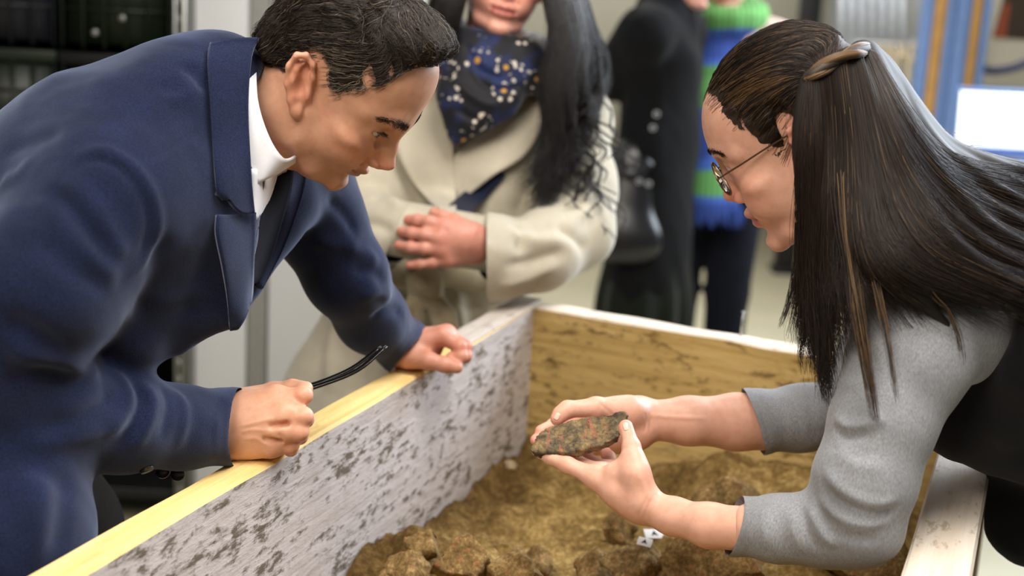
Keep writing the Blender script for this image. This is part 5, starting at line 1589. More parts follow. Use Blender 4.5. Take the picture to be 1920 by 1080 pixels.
for gi, (g, n) in enumerate(zip(WISP, (70, 46, 34, 20, 40, 30, 60))):
    c = spline(np.array([W(*p) for p in g]), 18)
    for _ in range(n):
        s = np.linspace(0, 1, 18)[:, None]; a = r.normal(0, .0034, 3)
        lc = r.uniform(.72, 1.0)*17*np.linspace(0, 1, 18); i0 = np.minimum(lc.astype(int), 16); c2 = c[i0]+(c[i0+1]-c[i0])*(lc-i0)[:, None]
        (CWL if gi < 4 and r.random() < .42 else CW).append(c2+a*(1-.75*s)+r.normal(0, .0012, 3)*s+.0012*np.sin(r.uniform(0, 6)+s*5))
strands('loose_wisps', np.array(CW), .00030, M_HAIRW, lm); strands('light_wisps', np.array(CWL), .00030, M_HAIRWG, lm)
# fly-away hairs along the crown and back
FL = []
for _ in range(70):
    u = r.uniform(7, 9.6); i = int(u); k = r.integers(3, 14); p = GW[i][k]+UP*.014; d = GW[i][k+3]-GW[i][k]; d /= np.linalg.norm(d)
    L = r.uniform(.02, .07); up = r.uniform(.1, .8); t = np.linspace(0, 1, 10)[:, None]
    FL.append(p+d*L*t+UP*up*L*t*(1-.5*t)+r.normal(0, .1, 3)*L*t*t)
strands('flyaway_hairs', np.array(FL), .00016, M_HAIRWG, lm)
# the twist: two ropes of hair wound round each other
def over(x, y, gap):
    a_, b_ = depth(hit(cap_tree, x, y, 9)[0]), depth(hit(long_tree, x, y, 9)[0]); d_ = min(a_, b_); return W(x, y, d_-gap if d_ < 3 else 1.62)
tw_pts = np.array([over(1512, 149, -.003), over(1528, 137, .005), over(1552, 122, .006), over(1580, 107, .006), over(1604, 97, .005), over(1622, 92, .003), W(1632, 92, 1.63)])
tc = spline(tw_pts, 60); T_, N_, B_ = frame_along(tc)
TW = []
for rope in (0, 1):
    for _ in range(420):
        a0, rad = r.uniform(0, 6.28), .0046*math.sqrt(r.random()); s = np.linspace(0, 1, 60); ph = s*6.5+rope*math.pi
        taper = (.75+.35*np.sin(np.pi*s))[:, None]
        c = tc+(N_*np.cos(ph)[:, None]+B_*np.sin(ph)[:, None])*.0040*taper
        c = c+(N_*math.cos(a0)+B_*math.sin(a0))*rad*taper
        TW.append(c)
strands('twisted_lock', np.array(TW), .00030, M_HAIRWG, whair, tip=.9)
v, f = tube_vf(tc, .0060, 10); mk('twist_core', v, f, M_HAIRC, whair)
# metal clip at the back of the head
M_CLIP = plain('polished_clip', lin(190, 205, 232), .18, .85, var=.05)
cp = spline(np.array([W(1632, 94, 1.578), W(1650, 101, 1.580), W(1664, 114, 1.585), W(1668, 126, 1.59)]), 14)
v, f = tube_vf(cp, .0042, 10, .45, UP+RT*.6); mk('hair_clip', v, f, M_CLIP, wom)
# brow on our side
BROW_TREE = bvh(WHV, WHF)
for sd in (1, -1): brow(wom, WMS, WO_T, wo_warp, sd, 260, [(1.2, 9.9, 3.1), (2.6, 9.5, 3.5), (4.0, 8.6, 3.6), (5.0, 7.6, 3.1)], M_HAIRW, .00024, .0013, 8)
# ---- glasses worn by the young woman
M_WIRE = plain('bronze_wire', lin(112, 92, 74), .28, .8, var=.08)
M_LENS, nt, bs = new_mat('spectacle_lens')
bs.inputs['Base Color'].default_value = (.96, .97, .98, 1); bs.inputs['Transmission Weight'].default_value = 1.0; bs.inputs['Roughness'].default_value = 0.0; bs.inputs['IOR'].default_value = 1.15
gw = lambda c: wo_warp(np.atleast_2d(np.asarray(c, float)*.01))*WO_S @ WO_M.T+WO_T
gl2 = empty('eyeglasses', gw((0, 10.8, 1.0))[0], 'thin bronze wire eyeglasses worn by the young woman with long dark hair', 'glasses')
def gpart(name, V, F, mat, smooth=True):
    o = mk(name, V, F, mat, gl2, smooth); o.matrix_parent_inverse = Matrix.Translation(-gl2.location); return o
for sd in (1, -1):
    a = np.linspace(0, 2*np.pi, 33)
    cx_, cy_, cz_ = sd*3.2, 10.25, .45
    rim = np.c_[cx_+2.45*np.cos(a), cy_-.10*np.abs(np.cos(a))*0-.35*(np.cos(a)*sd*.5+.0), cz_+2.0*np.sin(a)]
    R_ = gw(rim); v, f = tube_vf(R_, .0009, 8, caps=False); gpart('rim', v, f, M_WIRE)
    c = R_[:-1].mean(0); nrm = np.cross(R_[8]-R_[0], R_[16]-R_[0]); nrm /= np.linalg.norm(nrm)
    k = len(R_)-1; V = [c+nrm*.0016]+list(R_[:-1]*.985+c*.015)+[c+nrm*.0004]+list(R_[:-1]*.985+c*.015-nrm*.0012)
    F = [(0, 1+i, 1+(i+1) % k) for i in range(k)]+[(k+1, k+2+(i+1) % k, k+2+i) for i in range(k)]
    F += [(1+i, k+2+i, k+2+(i+1) % k) for i in range(k)]+[(1+i, k+2+(i+1) % k, 1+(i+1) % k) for i in range(k)]
    gpart('lens', V, F, M_LENS)
    tp = gw(np.array([(sd*5.65, 10.05, 1.0), (sd*6.3, 9.3, 1.3), (sd*6.9, 6.5, 1.7), (sd*7.25, 2.5, 2.2), (sd*7.6, -.5, 2.3), (sd*7.6, -2, .8)]))
    v, f = tube_vf(spline(tp, 24), .0011, 8); gpart('temple', v, f, M_WIRE)
br = gw(np.array([(-.8, 10.2, .9), (-.4, 11.0, 1.25), (.4, 11.0, 1.25), (.8, 10.2, .9)]))
v, f = tube_vf(spline(br, 12), .0009, 8); gpart('bridge', v, f, M_WIRE)
# ================================================================ the woman in the cream coat behind the box corner
M_CREAM = cloth('cream_wool', lin(182, 174, 154), lin(204, 198, 182), fine=500, sheen=.35, bmp=.25)
M_NSTRAP = cloth('navy_strap', lin(20, 24, 42), lin(32, 38, 60), fine=1200, sheen=.1)
M_BLKCL = cloth('black_cloth', lin(13, 13, 15), lin(22, 22, 25), fine=700, sheen=.1)
M_HAIRK = hair_mat('black_hair', lin(10, 9, 10), lin(24, 20, 20), .36)
M_HAIRKB = plain('black_hair_underlayer', lin(14, 12, 13), .55, var=.3, scale=60)
mt, nt, bs = new_mat('patterned_silk'); co = objco(nt)
vo = nd(nt, 'ShaderNodeTexVoronoi', Scale=21.0); nt.links.new(co, vo.inputs['Vector'])
v2 = nd(nt, 'ShaderNodeTexVoronoi', Scale=85.0); nt.links.new(co, v2.inputs['Vector'])
base = ramp(nt, noise(nt, 14, 2, .5, co), [(.50, lin(10, 11, 20)), (.64, lin(20, 36, 82))])
ringm = ramp(nt, vo.outputs['Distance'], [(.30, (0, 0, 0)), (.34, (1, 1, 1)), (.46, (1, 1, 1)), (.50, (0, 0, 0))])
dots = ramp(nt, v2.outputs['Distance'], [(.30, (1, 1, 1)), (.42, (0, 0, 0))])
pet = mixc(nt, ringm, dots, 1.0, 'MULTIPLY')
sel = ramp(nt, noise(nt, 18, 2, .5, co), [(.42, (0, 0, 0)), (.52, (1, 1, 1))]); pet = mixc(nt, pet, sel, 1.0, 'MULTIPLY')
base = mixc(nt, base, lin(206, 198, 184), pet)
core = mixc(nt, ramp(nt, vo.outputs['Distance'], [(.10, (1, 1, 1)), (.15, (0, 0, 0))]), ramp(nt, noise(nt, 11, 1, .5, co), [(.52, (0, 0, 0)), (.58, (1, 1, 1))]), 1.0, 'MULTIPLY')
base = mixc(nt, base, lin(196, 146, 54), core)
nt.links.new(base, bs.inputs['Base Color']); bs.inputs['Roughness'].default_value = .65; bs.inputs['Specular IOR Level'].default_value = .25; bs.inputs['Sheen Weight'].default_value = .2
M_SILK = mt

fwd = -FW*.95+RT*.10-UP*.26; upv = RT*.22+UP*.97
fwd /= np.linalg.norm(fwd); xv = np.cross(fwd, upv); xv /= np.linalg.norm(xv); upv = np.cross(xv, fwd)
BE_M = np.array([xv, fwd, upv]).T*.95; BE_T = W(944, 20, 2.50)-BE_M @ np.array([0, .102, -.059])
SK_BE = lin(222, 164, 146)
bhv, bhf = sculpt_head((0, -.04, -.165), False, .0021, 1.0)
bt = head_tone(bhv, SK_BE, False, (0.52, 0.15, 0.13)); BHW = bhv @ BE_M.T+BE_T
def hand_be():
    s = Sculpt(W(690, 560, 2.36)-(.05, .09, .04), W(1000, 370, 2.36)+(.05, .11, .04), .0024)
    s.cone(W(985, 472, 2.44), W(905, 460, 2.385), .026, .0205, .01)
    base = J([(895, 440, 2.37), (893, 452, 2.365), (893, 464, 2.37), (894, 474, 2.38)])
    mc = J([(835, 424, 2.345), (826, 446, 2.340), (828, 467, 2.345), (840, 486, 2.355)])
    for a, b in zip(base, mc): s.cone(a, b, .0185, .0145, .016)
    s.ell(W(868, 447, 2.352), (.026, .024, .026), .016)
    fing = [[(835, 424, 2.345), (805, 416, 2.345), (784, 413, 2.355), (766, 412, 2.365)], [(826, 446, 2.34), (796, 440, 2.338), (772, 437, 2.345), (752, 434, 2.36)],
            [(828, 467, 2.345), (796, 466, 2.34), (770, 464, 2.345), (748, 460, 2.358)], [(840, 486, 2.355), (812, 492, 2.35), (788, 495, 2.35), (768, 497, 2.355)]]
    for P, r in zip(fing, (.0108, .0108, .0104, .0090)): finger(s, J(P), [r*1.22, r, r*.95, r*.82], .007)
    finger(s, J([(880, 432, 2.37), (852, 414, 2.375), (830, 405, 2.38), (813, 398, 2.385)]), [.016, .0115, .0105, .0085], .01)
    # the other hand below, held by it
    s.chain(J([(700, 440, 2.50), (745, 440, 2.44), (780, 442, 2.40)]), [.028, .026, .024], .01)
    for k, (y, e) in enumerate(((418, 0), (438, .005), (458, .004), (476, 0))):
        finger(s, J([(785, 428+k*10, 2.40), (825, y+6, 2.385), (850, y+8, 2.395)]), [.015, .0105, .0095], .012)
    s.half(W(960, 468, 2.43), RT*1.0)
    P, Q = s.get(1); return P, Q, skin_tone(P, lin(212, 150, 132), [(W(*q[0]), .014) for q in fing]+[(W(*q[3]), .012) for q in fing], .5)
GZ = lambda p, z: np.array([p[0], p[1], z])
hipb = W(800, 640, 2.70)
def trunk_be():
    s = Sculpt((-.75, 2.2, 0), (.55, 3.1, 1.6), .014)
    s.chain([W(925, 110, 2.64), W(905, 300, 2.68), W(840, 500, 2.70), hipb], [.05, .075, .065, .075], .04)
    s.chain(J([(1070, 250, 2.66), (1105, 430, 2.56), (965, 470, 2.43)]), [.045, .04, .03], .02)
    s.chain(J([(745, 250, 2.68), (660, 420, 2.62), (712, 442, 2.49)]), [.045, .04, .03], .02)
    for o in (-.09, .09):
        a = hipb+np.array([o, .02, 0]); s.chain([a, GZ(a, .5), GZ(a, .08)], [.065, .05, .042], .03); s.cone(GZ(a, .05), GZ(a, .035)+np.array([.02, -.13, 0]), .035, .03, .02)
    P, Q = s.get(1); return P, Q, np.tile(np.asarray(SK_BE), (len(P), 1))
bnd = hand_be()
BV, BF, BT = joinm([(BHW, bhf, bt), bnd, trunk_be()])
be = mk('person', BV, BF, MAT_SKIN, tone=BT)
tag(be, 'woman in cream belted coat and patterned navy scarf, hands clasped, behind the box corner', 'person')
for sd in (1, -1): eye_parts(be, BE_M, BE_T, sd, (.08, .06, .05), (0, .95, -.3), None)
def coat_be():
    s = Sculpt((-.85, 2.15, .40), (.60, 3.15, 1.56), .0065)
    fl = (FW, .62)
    s.chain(J([(918, 200, 2.68), (905, 300, 2.68), (850, 480, 2.70), (800, 600, 2.70), (745, 780, 2.68), (715, 1150, 2.66)]), [.150, .172, .150, .178, .215, .24], .05, flat=fl)
    s.cone(W(930, 140, 2.68), W(1075, 225, 2.68), .065, .075, .04); s.cone(W(900, 140, 2.68), W(745, 230, 2.70), .065, .075, .04)
    s.chain(J([(1062, 250, 2.66), (1078, 350, 2.61), (1076, 432, 2.54), (1010, 468, 2.46), (917, 478, 2.405), (880, 480, 2.385)]), [.082, .074, .070, .068, .066, .066], .03)
    s.chain(J([(1010, 478, 2.46), (930, 505, 2.43), (918, 520, 2.41)]), [.05, .045, .04], .03)
    s.chain(J([(745, 260, 2.68), (690, 370, 2.64), (668, 430, 2.58), (712, 444, 2.50), (748, 446, 2.455), (785, 450, 2.42)]), [.082, .074, .068, .064, .058, .056], .03)
    P, Q = s.get(2); tr = bvh(P, Q)
    L = [([(1120, 300), (1100, 380), (1060, 430)], .014, .008), ([(1040, 420), (1080, 450), (1100, 470)], .012, -.010), ([(950, 430), (1000, 450), (1060, 450)], .012, .009), ([(940, 500), (1000, 490), (1070, 470)], .012, -.008), ([(930, 540), (990, 520), (1050, 490)], .012, .008),
         ([(960, 410), (975, 440), (970, 480)], .010, -.007), ([(660, 380), (720, 370), (760, 395)], .012, .008), ([(650, 420), (700, 420), (740, 440)], .012, -.007), ([(660, 350), (700, 340), (730, 350)], .012, -.006), ([(650, 470), (690, 470), (720, 480)], .012, .008),
         ([(760, 560), (745, 640), (730, 720)], .014, .016), ([(800, 560), (800, 620), (790, 690)], .014, -.010), ([(850, 540), (862, 600), (865, 660)], .014, .016), ([(700, 600), (680, 680), (670, 760)], .016, -.010), ([(640, 560), (625, 650), (620, 740)], .016, .010),
         ([(900, 330), (890, 380), (880, 420)], .016, -.008), ([(1000, 330), (980, 380), (960, 420)], .016, -.010), ([(760, 300), (790, 340), (800, 380)], .014, -.006)]
    P = crease(P, Q, tr, L); N = normals(P, Q)
    P = P+N*(.002*fbm(P[:, 0]+9, P[:, 1]+P[:, 2]*.8+9, 23, 3, 11, .5))[:, None]
    P, Q = cut_open(P, Q, W(914, 478, 2.405), -RT*1.0, .11, .001)
    return cut_open(P, Q, W(745, 446, 2.455), RT*.87-UP*.4, .10, .001)
bcv, bcf = coat_be(); mk('overcoat', bcv, bcf, M_CREAM, be); bct = bvh(bcv, bcf)
patch('lapel', bct, [[(770, 190), (820, 160), (846, 150)], [(740, 260), (800, 250), (850, 250)], [(760, 320), (810, 320), (852, 315)], [(800, 375), (830, 380), (855, 372)], [(832, 402), (842, 406), (855, 404)]], 14, 24, .010, .006, M_CREAM, be, 2.55, lift=lambda u, v: .014*(1-u)*(1-v)+.004)
patch('lapel', bct, [[(1000, 178), (1015, 190), (1030, 215)], [(925, 232), (945, 262), (985, 290)], [(868, 278), (885, 310), (925, 330)], [(852, 300), (860, 340), (880, 365)], [(853, 345), (856, 365), (860, 380)]], 14, 24, .008, .006, M_CREAM, be, 2.55, lift=lambda u, v: .016*u*(1-v)+.003)
patch('coat_collar', bct, [[(1000, 120), (1030, 130), (1055, 160)], [(1005, 175), (1035, 190), (1062, 200)]], 10, 10, .012, .006, M_CREAM, be, 2.6)
patch('bag_strap', bct, [[(928, 308), (938, 318), (948, 330)], [(880, 352), (894, 365), (905, 378)], [(826, 400), (845, 412), (862, 422)]], 6, 14, .007, .003, M_NSTRAP, be, 2.5)
# dark inner sleeves
for a, b, r in ((W(922, 476, 2.41), W(965, 474, 2.44), .050), (W(742, 446, 2.46), W(710, 443, 2.49), .044)):
    v, f = tube_vf(spline(np.array([a, (a+b)/2, b]), 8), r, 20, caps=False); solid(mk('sleeve_lining', v, f, M_BLKCL, be), .002, 1)
# belt: band, knot, two ends
def belt_be():
    s = Sculpt(W(640, 700, 2.50)-(.02, .12, .02), W(930, 440, 2.50)+(.02, .2, .02), .004)
    s.ell(W(797, 528, 2.495), (.034, .026, .034), .01); s.cone(W(783, 516, 2.485), W(812, 546, 2.485), .020, .016, .01)
    s.chain(J([(830, 515, 2.55), (870, 520, 2.56), (905, 528, 2.58)]), .022, .01, flat=(FW, .45)); s.chain(J([(765, 520, 2.55), (720, 515, 2.58)]), .022, .01, flat=(FW, .45))
    s.chain(J([(788, 545, 2.50), (768, 595, 2.485), (758, 655, 2.49)]), [.016, .022, .022], .01, flat=(FW, .35)); s.chain(J([(808, 545, 2.50), (832, 595, 2.485), (848, 655, 2.49)]), [.016, .022, .024], .01, flat=(FW, .35))
    return s.get(2)
M_BELT = cloth('cream_belt_wool_shaded', lin(176, 165, 138), lin(200, 190, 166), fine=500, sheen=.3, bmp=.25)  # coat wool made darker: the shade round the knot is put into this colour
v, f = belt_be(); bt_ = bvh(v, f)
v = crease(v, f, bt_, [([(780, 510), (797, 522), (812, 540)], .006, -.008), ([(775, 530), (795, 545)], .005, .005), ([(778, 570), (772, 640)], .006, -.007), ([(824, 580), (834, 640)], .006, -.007)])
mk('belt', v, f, M_BELT, be)
def scarf_be():
    s = Sculpt(W(760, 330, 2.5)-(.02, .12, .02), W(1080, 10, 2.5)+(.02, .22, .02), .004)
    nk = W(918, 120, 2.62)
    a = np.linspace(0, 2*np.pi, 18)
    ring = [nk+RT*.098*math.cos(t)-FW*.085*math.sin(t)+UP*(.03+.020*math.cos(t+2.6)-.012*math.sin(t)) for t in a]
    s.chain(ring, .034, .02); s.chain([p-UP*.036+(p-nk)*.14 for p in ring], .032, .02)
    s.chain(J([(865, 110, 2.53), (862, 180, 2.50), (855, 255, 2.51)]), [.04, .036, .012], .025, flat=(FW, .5))
    s.chain(J([(985, 125, 2.53), (930, 185, 2.50), (865, 240, 2.505)]), [.038, .036, .016], .025, flat=(FW, .5))
    s.chain(J([(900, 150, 2.515), (885, 210, 2.50)]), [.05, .03], .03, flat=(FW, .5))
    P, Q = s.get(2); tr = bvh(P, Q)
    P = crease(P, Q, tr, [([(870, 80), (900, 130), (950, 150)], .008, -.008), ([(850, 150), (900, 190), (940, 200)], .008, .006), ([(870, 110), (920, 165), (1000, 160)], .007, -.007), ([(850, 200), (880, 220), (900, 225)], .007, -.005), ([(960, 115), (980, 150), (960, 190)], .008, .005)])
    return P, Q
v, f = scarf_be(); mk('scarf', v, f, M_SILK, be)
# trousers and boots
s = Sculpt(hipb*[1, 1, 0]-(.3, .25, 0), hipb+(.3, .25, .0), .008)
for o in (-.09, .09):
    a = hipb+np.array([o, .02, 0]); s.chain([a-(0, 0, .02), GZ(a, .5), GZ(a, .08)], [.10, .074, .06], .03)
s.half((0, 0, .06), (0, 0, -1)); v, f = s.get(1); mk('trousers', v, f, M_BLKCL, be)
for o in (-.09, .09):
    a = hipb+np.array([o, .02, 0]); a = GZ(a, 0); s = Sculpt(a-(.1, .22, .02), a+(.12, .12, .2), .006)
    s.cone(a+(0, 0, .05), a+(.02, -.13, .036), .046, .034, .02); s.cone(a+(0, 0, .06), a+(0, 0, .15), .048, .052, .02); s.half((0, 0, .002), (0, 0, -1)); v, f = s.get(1); mk('boot', v, f, M_DARK, be)
# hair: centre parted, long and loosely curled
def hair_be():
    s = Sculpt((-.11, -.13, -.08), (.11, .12, .16), .0025); c = .01
    s.ell((0, -.3*c, 5.0*c), (8.3*c, 9.9*c, 8.8*c), 0); s.ell((0, -6*c, 0), (6.5*c, 4*c, 7*c), .03)
    return s.get(1)
v, f = hair_be(); v, f = hair_cap(v, f, bhv, bhf, [(0, 46), (25, 42), (45, 34), (62, 10), (75, -25), (90, -50), (180, -60)], 14, 2, 6)
bh = mk('hair', v @ BE_M.T+BE_T, f, M_HAIRKB, be)
GB = [
 [(1012, -60, 2.50), (1030, 0, 2.47), (1040, 80, 2.46), (1020, 160, 2.46), (1030, 230, 2.46), (1004, 300, 2.45), (966, 330, 2.45)],
 [(1025, -60, 2.51), (1045, 0, 2.48), (1055, 90, 2.46), (1040, 180, 2.45), (1046, 270, 2.45), (1022, 340, 2.45), (1000, 400, 2.45)],
 [(1035, -60, 2.52), (1058, 0, 2.49), (1068, 90, 2.47), (1060, 180, 2.46), (1072, 260, 2.46), (1046, 330, 2.46), (1030, 390, 2.46)],
 [(1045, -60, 2.54), (1070, 0, 2.52), (1085, 90, 2.49), (1086, 170, 2.48), (1092, 240, 2.49), (1078, 280, 2.49), (1065, 300, 2.49)],
 [(1052, -60, 2.57), (1080, 0, 2.56), (1098, 70, 2.55), (1112, 130, 2.55), (1118, 180, 2.55), (1102, 215, 2.54), (1110, 260, 2.54)],
 [(1056, -60, 2.62), (1088, 0, 2.61), (1104, 60, 2.60), (1126, 100, 2.60), (1132, 140, 2.60), (1112, 160, 2.60), (1104, 150, 2.60)]]
GBL = [
 [(868, -60, 2.52), (856, 0, 2.50), (846, 60, 2.50), (848, 120, 2.52), (850, 180, 2.55)],
 [(852, -60, 2.54), (838, 0, 2.52), (826, 60, 2.53), (826, 130, 2.56), (830, 200, 2.60)],
 [(840, -60, 2.58), (824, 0, 2.57), (808, 60, 2.58), (806, 130, 2.62), (812, 210, 2.66)]]
r = np.random.default_rng(31)
for G0, nn, rad in ((GB, 4200, .0125), (GBL, 900, .018)):
    Gs = np.array([spline(np.array([W(*p) for p in g]), 22) for g in G0])
    s = Sculpt(Gs.reshape(-1, 3).min(0)-.04, Gs.reshape(-1, 3).max(0)+.04, .005)
    for g in Gs:
        for k in range(17): s.cone(g[k], g[k+1], rad*(1-.045*k), rad*(1-.045*(k+1)), .014)
    for i in range(len(Gs)-1):
        for k in range(0, 11): s.cone((Gs[i, k]+Gs[i+1, k])/2, (Gs[i, k+1]+Gs[i+1, k+1])/2, rad*(1-.04*k), rad*(1-.04*(k+1)), .014)
    v, f = s.get(2); lk = mk('long_hair', v, f, M_HAIRKB, be); tr = bvh(v, f)
    C = sample_locks(Gs, nn, 41, .008, .010, nseg=20)
    C = in_to_out(C, tr, r.uniform(.0005, .012, len(C)))
    strands('long_strands', C, .0005, M_HAIRK, lk)
C = []
for _ in range(46):   # curled ends and loose strands over the cream shoulder
    p = W(r.uniform(1040, 1110), r.uniform(120, 330), r.uniform(2.44, 2.5)); L = r.uniform(.05, .13); t = np.linspace(0, 1, 18)[:, None]; a = r.uniform(0, 6.28)
    dr_ = RT*r.uniform(-.3, .9)-UP*1.0; b0 = p+dr_*L*t+RT*(.016*np.sin(a+t*7))+FW*(.010*np.cos(a+t*7))
    for k in range(9): C.append(b0+r.normal(0, .0016, 3)*(1-.3*t))
strands('curled_ends', np.array(C), .0005, M_HAIRK, lk)
# ================================================================ two visitors standing far back
M_COATK = cloth('black_coat', lin(11, 11, 12), lin(18, 18, 20), fine=400, sheen=.03)
M_SKIRT = cloth('dark_green_skirt', lin(20, 23, 16), lin(29, 33, 24), fine=400, sheen=.1)
M_PINK = cloth('pale_pink_knit', lin(220, 188, 178), lin(236, 208, 198), fine=300, sheen=.3)
M_LEATH = plain('black_leather', lin(20, 20, 22), .3, var=.2)
mt, nt, bs = new_mat('plaid_wool'); co = objco(nt)
sp = nt.nodes.new('ShaderNodeSeparateXYZ'); nt.links.new(co, sp.inputs[0])
n1 = noise(nt, 3.3, 1, .4, objco(nt, (.4, .4, 1.4)))
c = ramp(nt, n1, [(.40, lin(44, 72, 150)), (.48, lin(64, 100, 188)), (.52, lin(96, 158, 84)), (.62, lin(110, 176, 92)), (.66, lin(40, 52, 96))], 'CONSTANT')
wv_ = nd(nt, 'ShaderNodeTexWave', Scale=16.0); wv_.bands_direction = 'X'; nt.links.new(co, wv_.inputs['Vector'])
c = mixc(nt, c, lin(26, 34, 66), ramp(nt, wv_.outputs['Fac'], [(.80, (0, 0, 0)), (.9, (.6, .6, .6))]))
nt.links.new(c, bs.inputs['Base Color']); bs.inputs['Roughness'].default_value = .9
M_PLAID = mt
def stander(px, d, face, label, skin, hairm, shirt, lower, height=1.66):
    """a standing figure at depth d; face = heading (x, y). returns person + frames"""
    g = W(px, 600, d); base = np.array([g[0], g[1], 0.0]); f = np.array([face[0], face[1], 0.0]); f /= np.linalg.norm(f); rt = np.cross(f, [0, 0, 1.0]); k = height/1.7
    at = lambda r, fw, z: base+rt*r*k+f*fw*k+np.array([0, 0, z*k])
    hv_, hf_ = sculpt_head((0, -.04, -.16), False, .0032, 1.0)
    M = np.array([rt, f, [0, 0, 1.0]]).T*k*.95; T = at(0, .03, 1.56)
    return base, at, k, (hv_, hf_, M, T, f, rt)
def finish(name, hd, extra, label, skin, hairm):
    hv_, hf_, M, T, f, rt = hd
    V, F, Tn = joinm([(hv_ @ M.T+T, hf_, head_tone(hv_, skin, False))]+[(P, Q, np.tile(np.asarray(skin), (len(P), 1))) for P, Q in extra])
    p = mk('person', V, F, MAT_SKIN, tone=Tn); tag(p, label, 'person')
    for sd in (1, -1): eye_parts(p, M, T, sd, (.1, .08, .06), (0, 1, -.1), None)
    s = Sculpt((-.11, -.14, -.16), (.11, .12, .16), .004); c = .01
    s.ell((0, -.3*c, 5.0*c), (8.3*c, 9.9*c, 8.8*c), 0); s.ell((0, -6*c, -3*c), (7*c, 4.5*c, 10*c), .03)
    v, q = s.get(1); v, q = hair_cap(v, q, hv_, hf_, [(0, 46), (25, 42), (45, 34), (62, 10), (75, -20), (95, -50), (180, -65)], 14, 2, 6)
    mk('hair', v @ M.T+T, q, hairm, p); return p
def legs(at, k, r, spread=.085, foot=.14):
    s = Sculpt(at(-.3, -.3, 0)*0+np.minimum(at(-.3, -.3, 0), at(.3, .3, 0))-.05, np.maximum(at(-.3, -.3, 0), at(.3, .3, 1.0))+.05, .012)
    for o in (-1, 1): s.chain([at(o*spread, 0, .88), at(o*spread, .01, .48), at(o*spread, 0, .07)], np.array(r)*k, .02)
    return s
# -- black coat
base, at, k, hd = stander(1204, 4.6, (.93, -.36), '', None, None, None, None, 1.72)
def sk_body(at, k, arms):
    s = Sculpt(np.minimum(at(-.5, -.5, 0), at(.5, .5, 0))-.1, np.maximum(at(-.5, -.5, 1.6), at(.5, .5, 1.6))+.1, .014)
    s.chain([at(0, 0, 1.45), at(0, 0, 1.2), at(0, 0, .95)], np.array([.05, .075, .085])*k, .04)
    for o in (-1, 1):
        s.chain([at(o*.085, 0, .88), at(o*.085, .01, .48), at(o*.085, 0, .07)], np.array([.08, .055, .04])*k, .02); s.cone(at(o*.085, 0, .05), at(o*.085, .13, .035), .034*k, .028*k, .02)
    for A in arms: s.chain(A[:3], np.array([.045, .038, .03])*k, .02)
    return s.get(1)
def small_hand(wr, dirv, palmn, k, curl=.5):
    """open relaxed hand: palm, four unequal fingers, thumb"""
    d_ = np.asarray(dirv, float); d_ /= np.linalg.norm(d_); n = np.asarray(palmn, float); n = n-d_*(n @ d_); n /= np.linalg.norm(n); b = np.cross(d_, n)
    s = Sculpt(wr-.14, wr+np.array([.24, .24, .24]), .003) if 0 else Sculpt(np.minimum(wr, wr+d_*.2)-.08, np.maximum(wr, wr+d_*.2)+.08, .003)
    s.cone(wr-d_*.04, wr, .026*k, .024*k, .01)
    for i, (o, L) in enumerate(((-.030, .072), (-.010, .082), (.011, .076), (.030, .060))):
        m_ = wr+d_*.085*k+b*o*k; s.cone(wr+d_*.01+b*o*.5*k, m_, .017*k, .011*k, .014)
        q1 = m_+(d_*(1-curl*.3)+n*curl*.5)*L*.42*k; q2 = q1+(d_*(1-curl*.9)+n*curl)*L*.32*k; q3 = q2+(d_*(.6-curl)+n*curl*1.2)*L*.26*k
        s.chain([m_, q1, q2, q3], np.array([.011, .009, .0085, .007])*k, .004)
    s.chain([wr+d_*.02-b*.018*k, wr+d_*.055-b*.05*k+n*.01, wr+d_*.085-b*.058*k+n*.02], np.array([.016, .0105, .0085])*k, .008)
    return s.get(1)
hw_ = W(1292, 22, 4.38)
ARM_A = [at(.20, 0, 1.38), W(1150, 140, 4.42), W(1270, 45, 4.38)]
ARM_B = [at(-.20, 0, 1.38), at(-.25, -.04, 1.08), at(-.23, -.04, .84)]
pk = finish('person', hd, [sk_body(at, k, [ARM_A, ARM_B]), small_hand(W(1276, 34, 4.38), RT*.7+UP*.9, -RT*.7+UP*.5-FW*0.2, 1.0), small_hand(ARM_B[2], (0, 0, -1), (.5, .3, 0), 1.0)],
    'person in long black coat and dark skirt, one hand raised to the chin', lin(214, 158, 140), M_HAIRKB)
s = Sculpt(np.minimum(at(-.5, -.45, .55), at(.5, .45, .55))-.06, np.maximum(at(-.5, -.45, 1.5), at(.5, .45, 1.55))+.06, .009)
s.chain([at(0, -.01, 1.42), at(0, 0, 1.30), at(0, .01, 1.05), at(0, 0, .62)], np.array([.09, .155, .16, .19])*k, .05, flat=(hd[4], .72))
s.cone(at(0, 0, 1.43), at(.18, 0, 1.37), .08*k, .08*k, .04); s.cone(at(0, 0, 1.43), at(-.18, 0, 1.37), .08*k, .08*k, .04)
s.chain(ARM_A, np.array([.08, .072, .05])*k, .03); s.chain(ARM_B, np.array([.08, .072, .055])*k, .03)
P, Q = s.get(2); N = normals(P, Q); P = P+N*(.006*fbm(P[:, 0]+9, P[:, 1]+P[:, 2]*.6+9, 43, 3, 7, .5))[:, None]
mk('overcoat', P, Q, M_COATK, pk)
s = Sculpt(np.minimum(at(-.4, -.4, .1), at(.4, .4, .1))-.06, np.maximum(at(-.4, -.4, .9), at(.4, .4, .9))+.06, .010)
s.chain([at(0, 0, .85), at(0, 0, .5), at(0, 0, .18)], np.array([.155, .18, .21])*k, .04, flat=(hd[4], .8)); s.half(at(0, 0, .13), (0, 0, -1))
P, Q = s.get(2); ang = np.arctan2((P-base) @ hd[5], (P-base) @ hd[4]); N = normals(P, Q); P = P+N*(.012*np.sin(ang*11)*np.clip((.8-P[:, 2])/.4, 0, 1))[:, None]
mk('skirt', P, Q, M_SKIRT, pk)
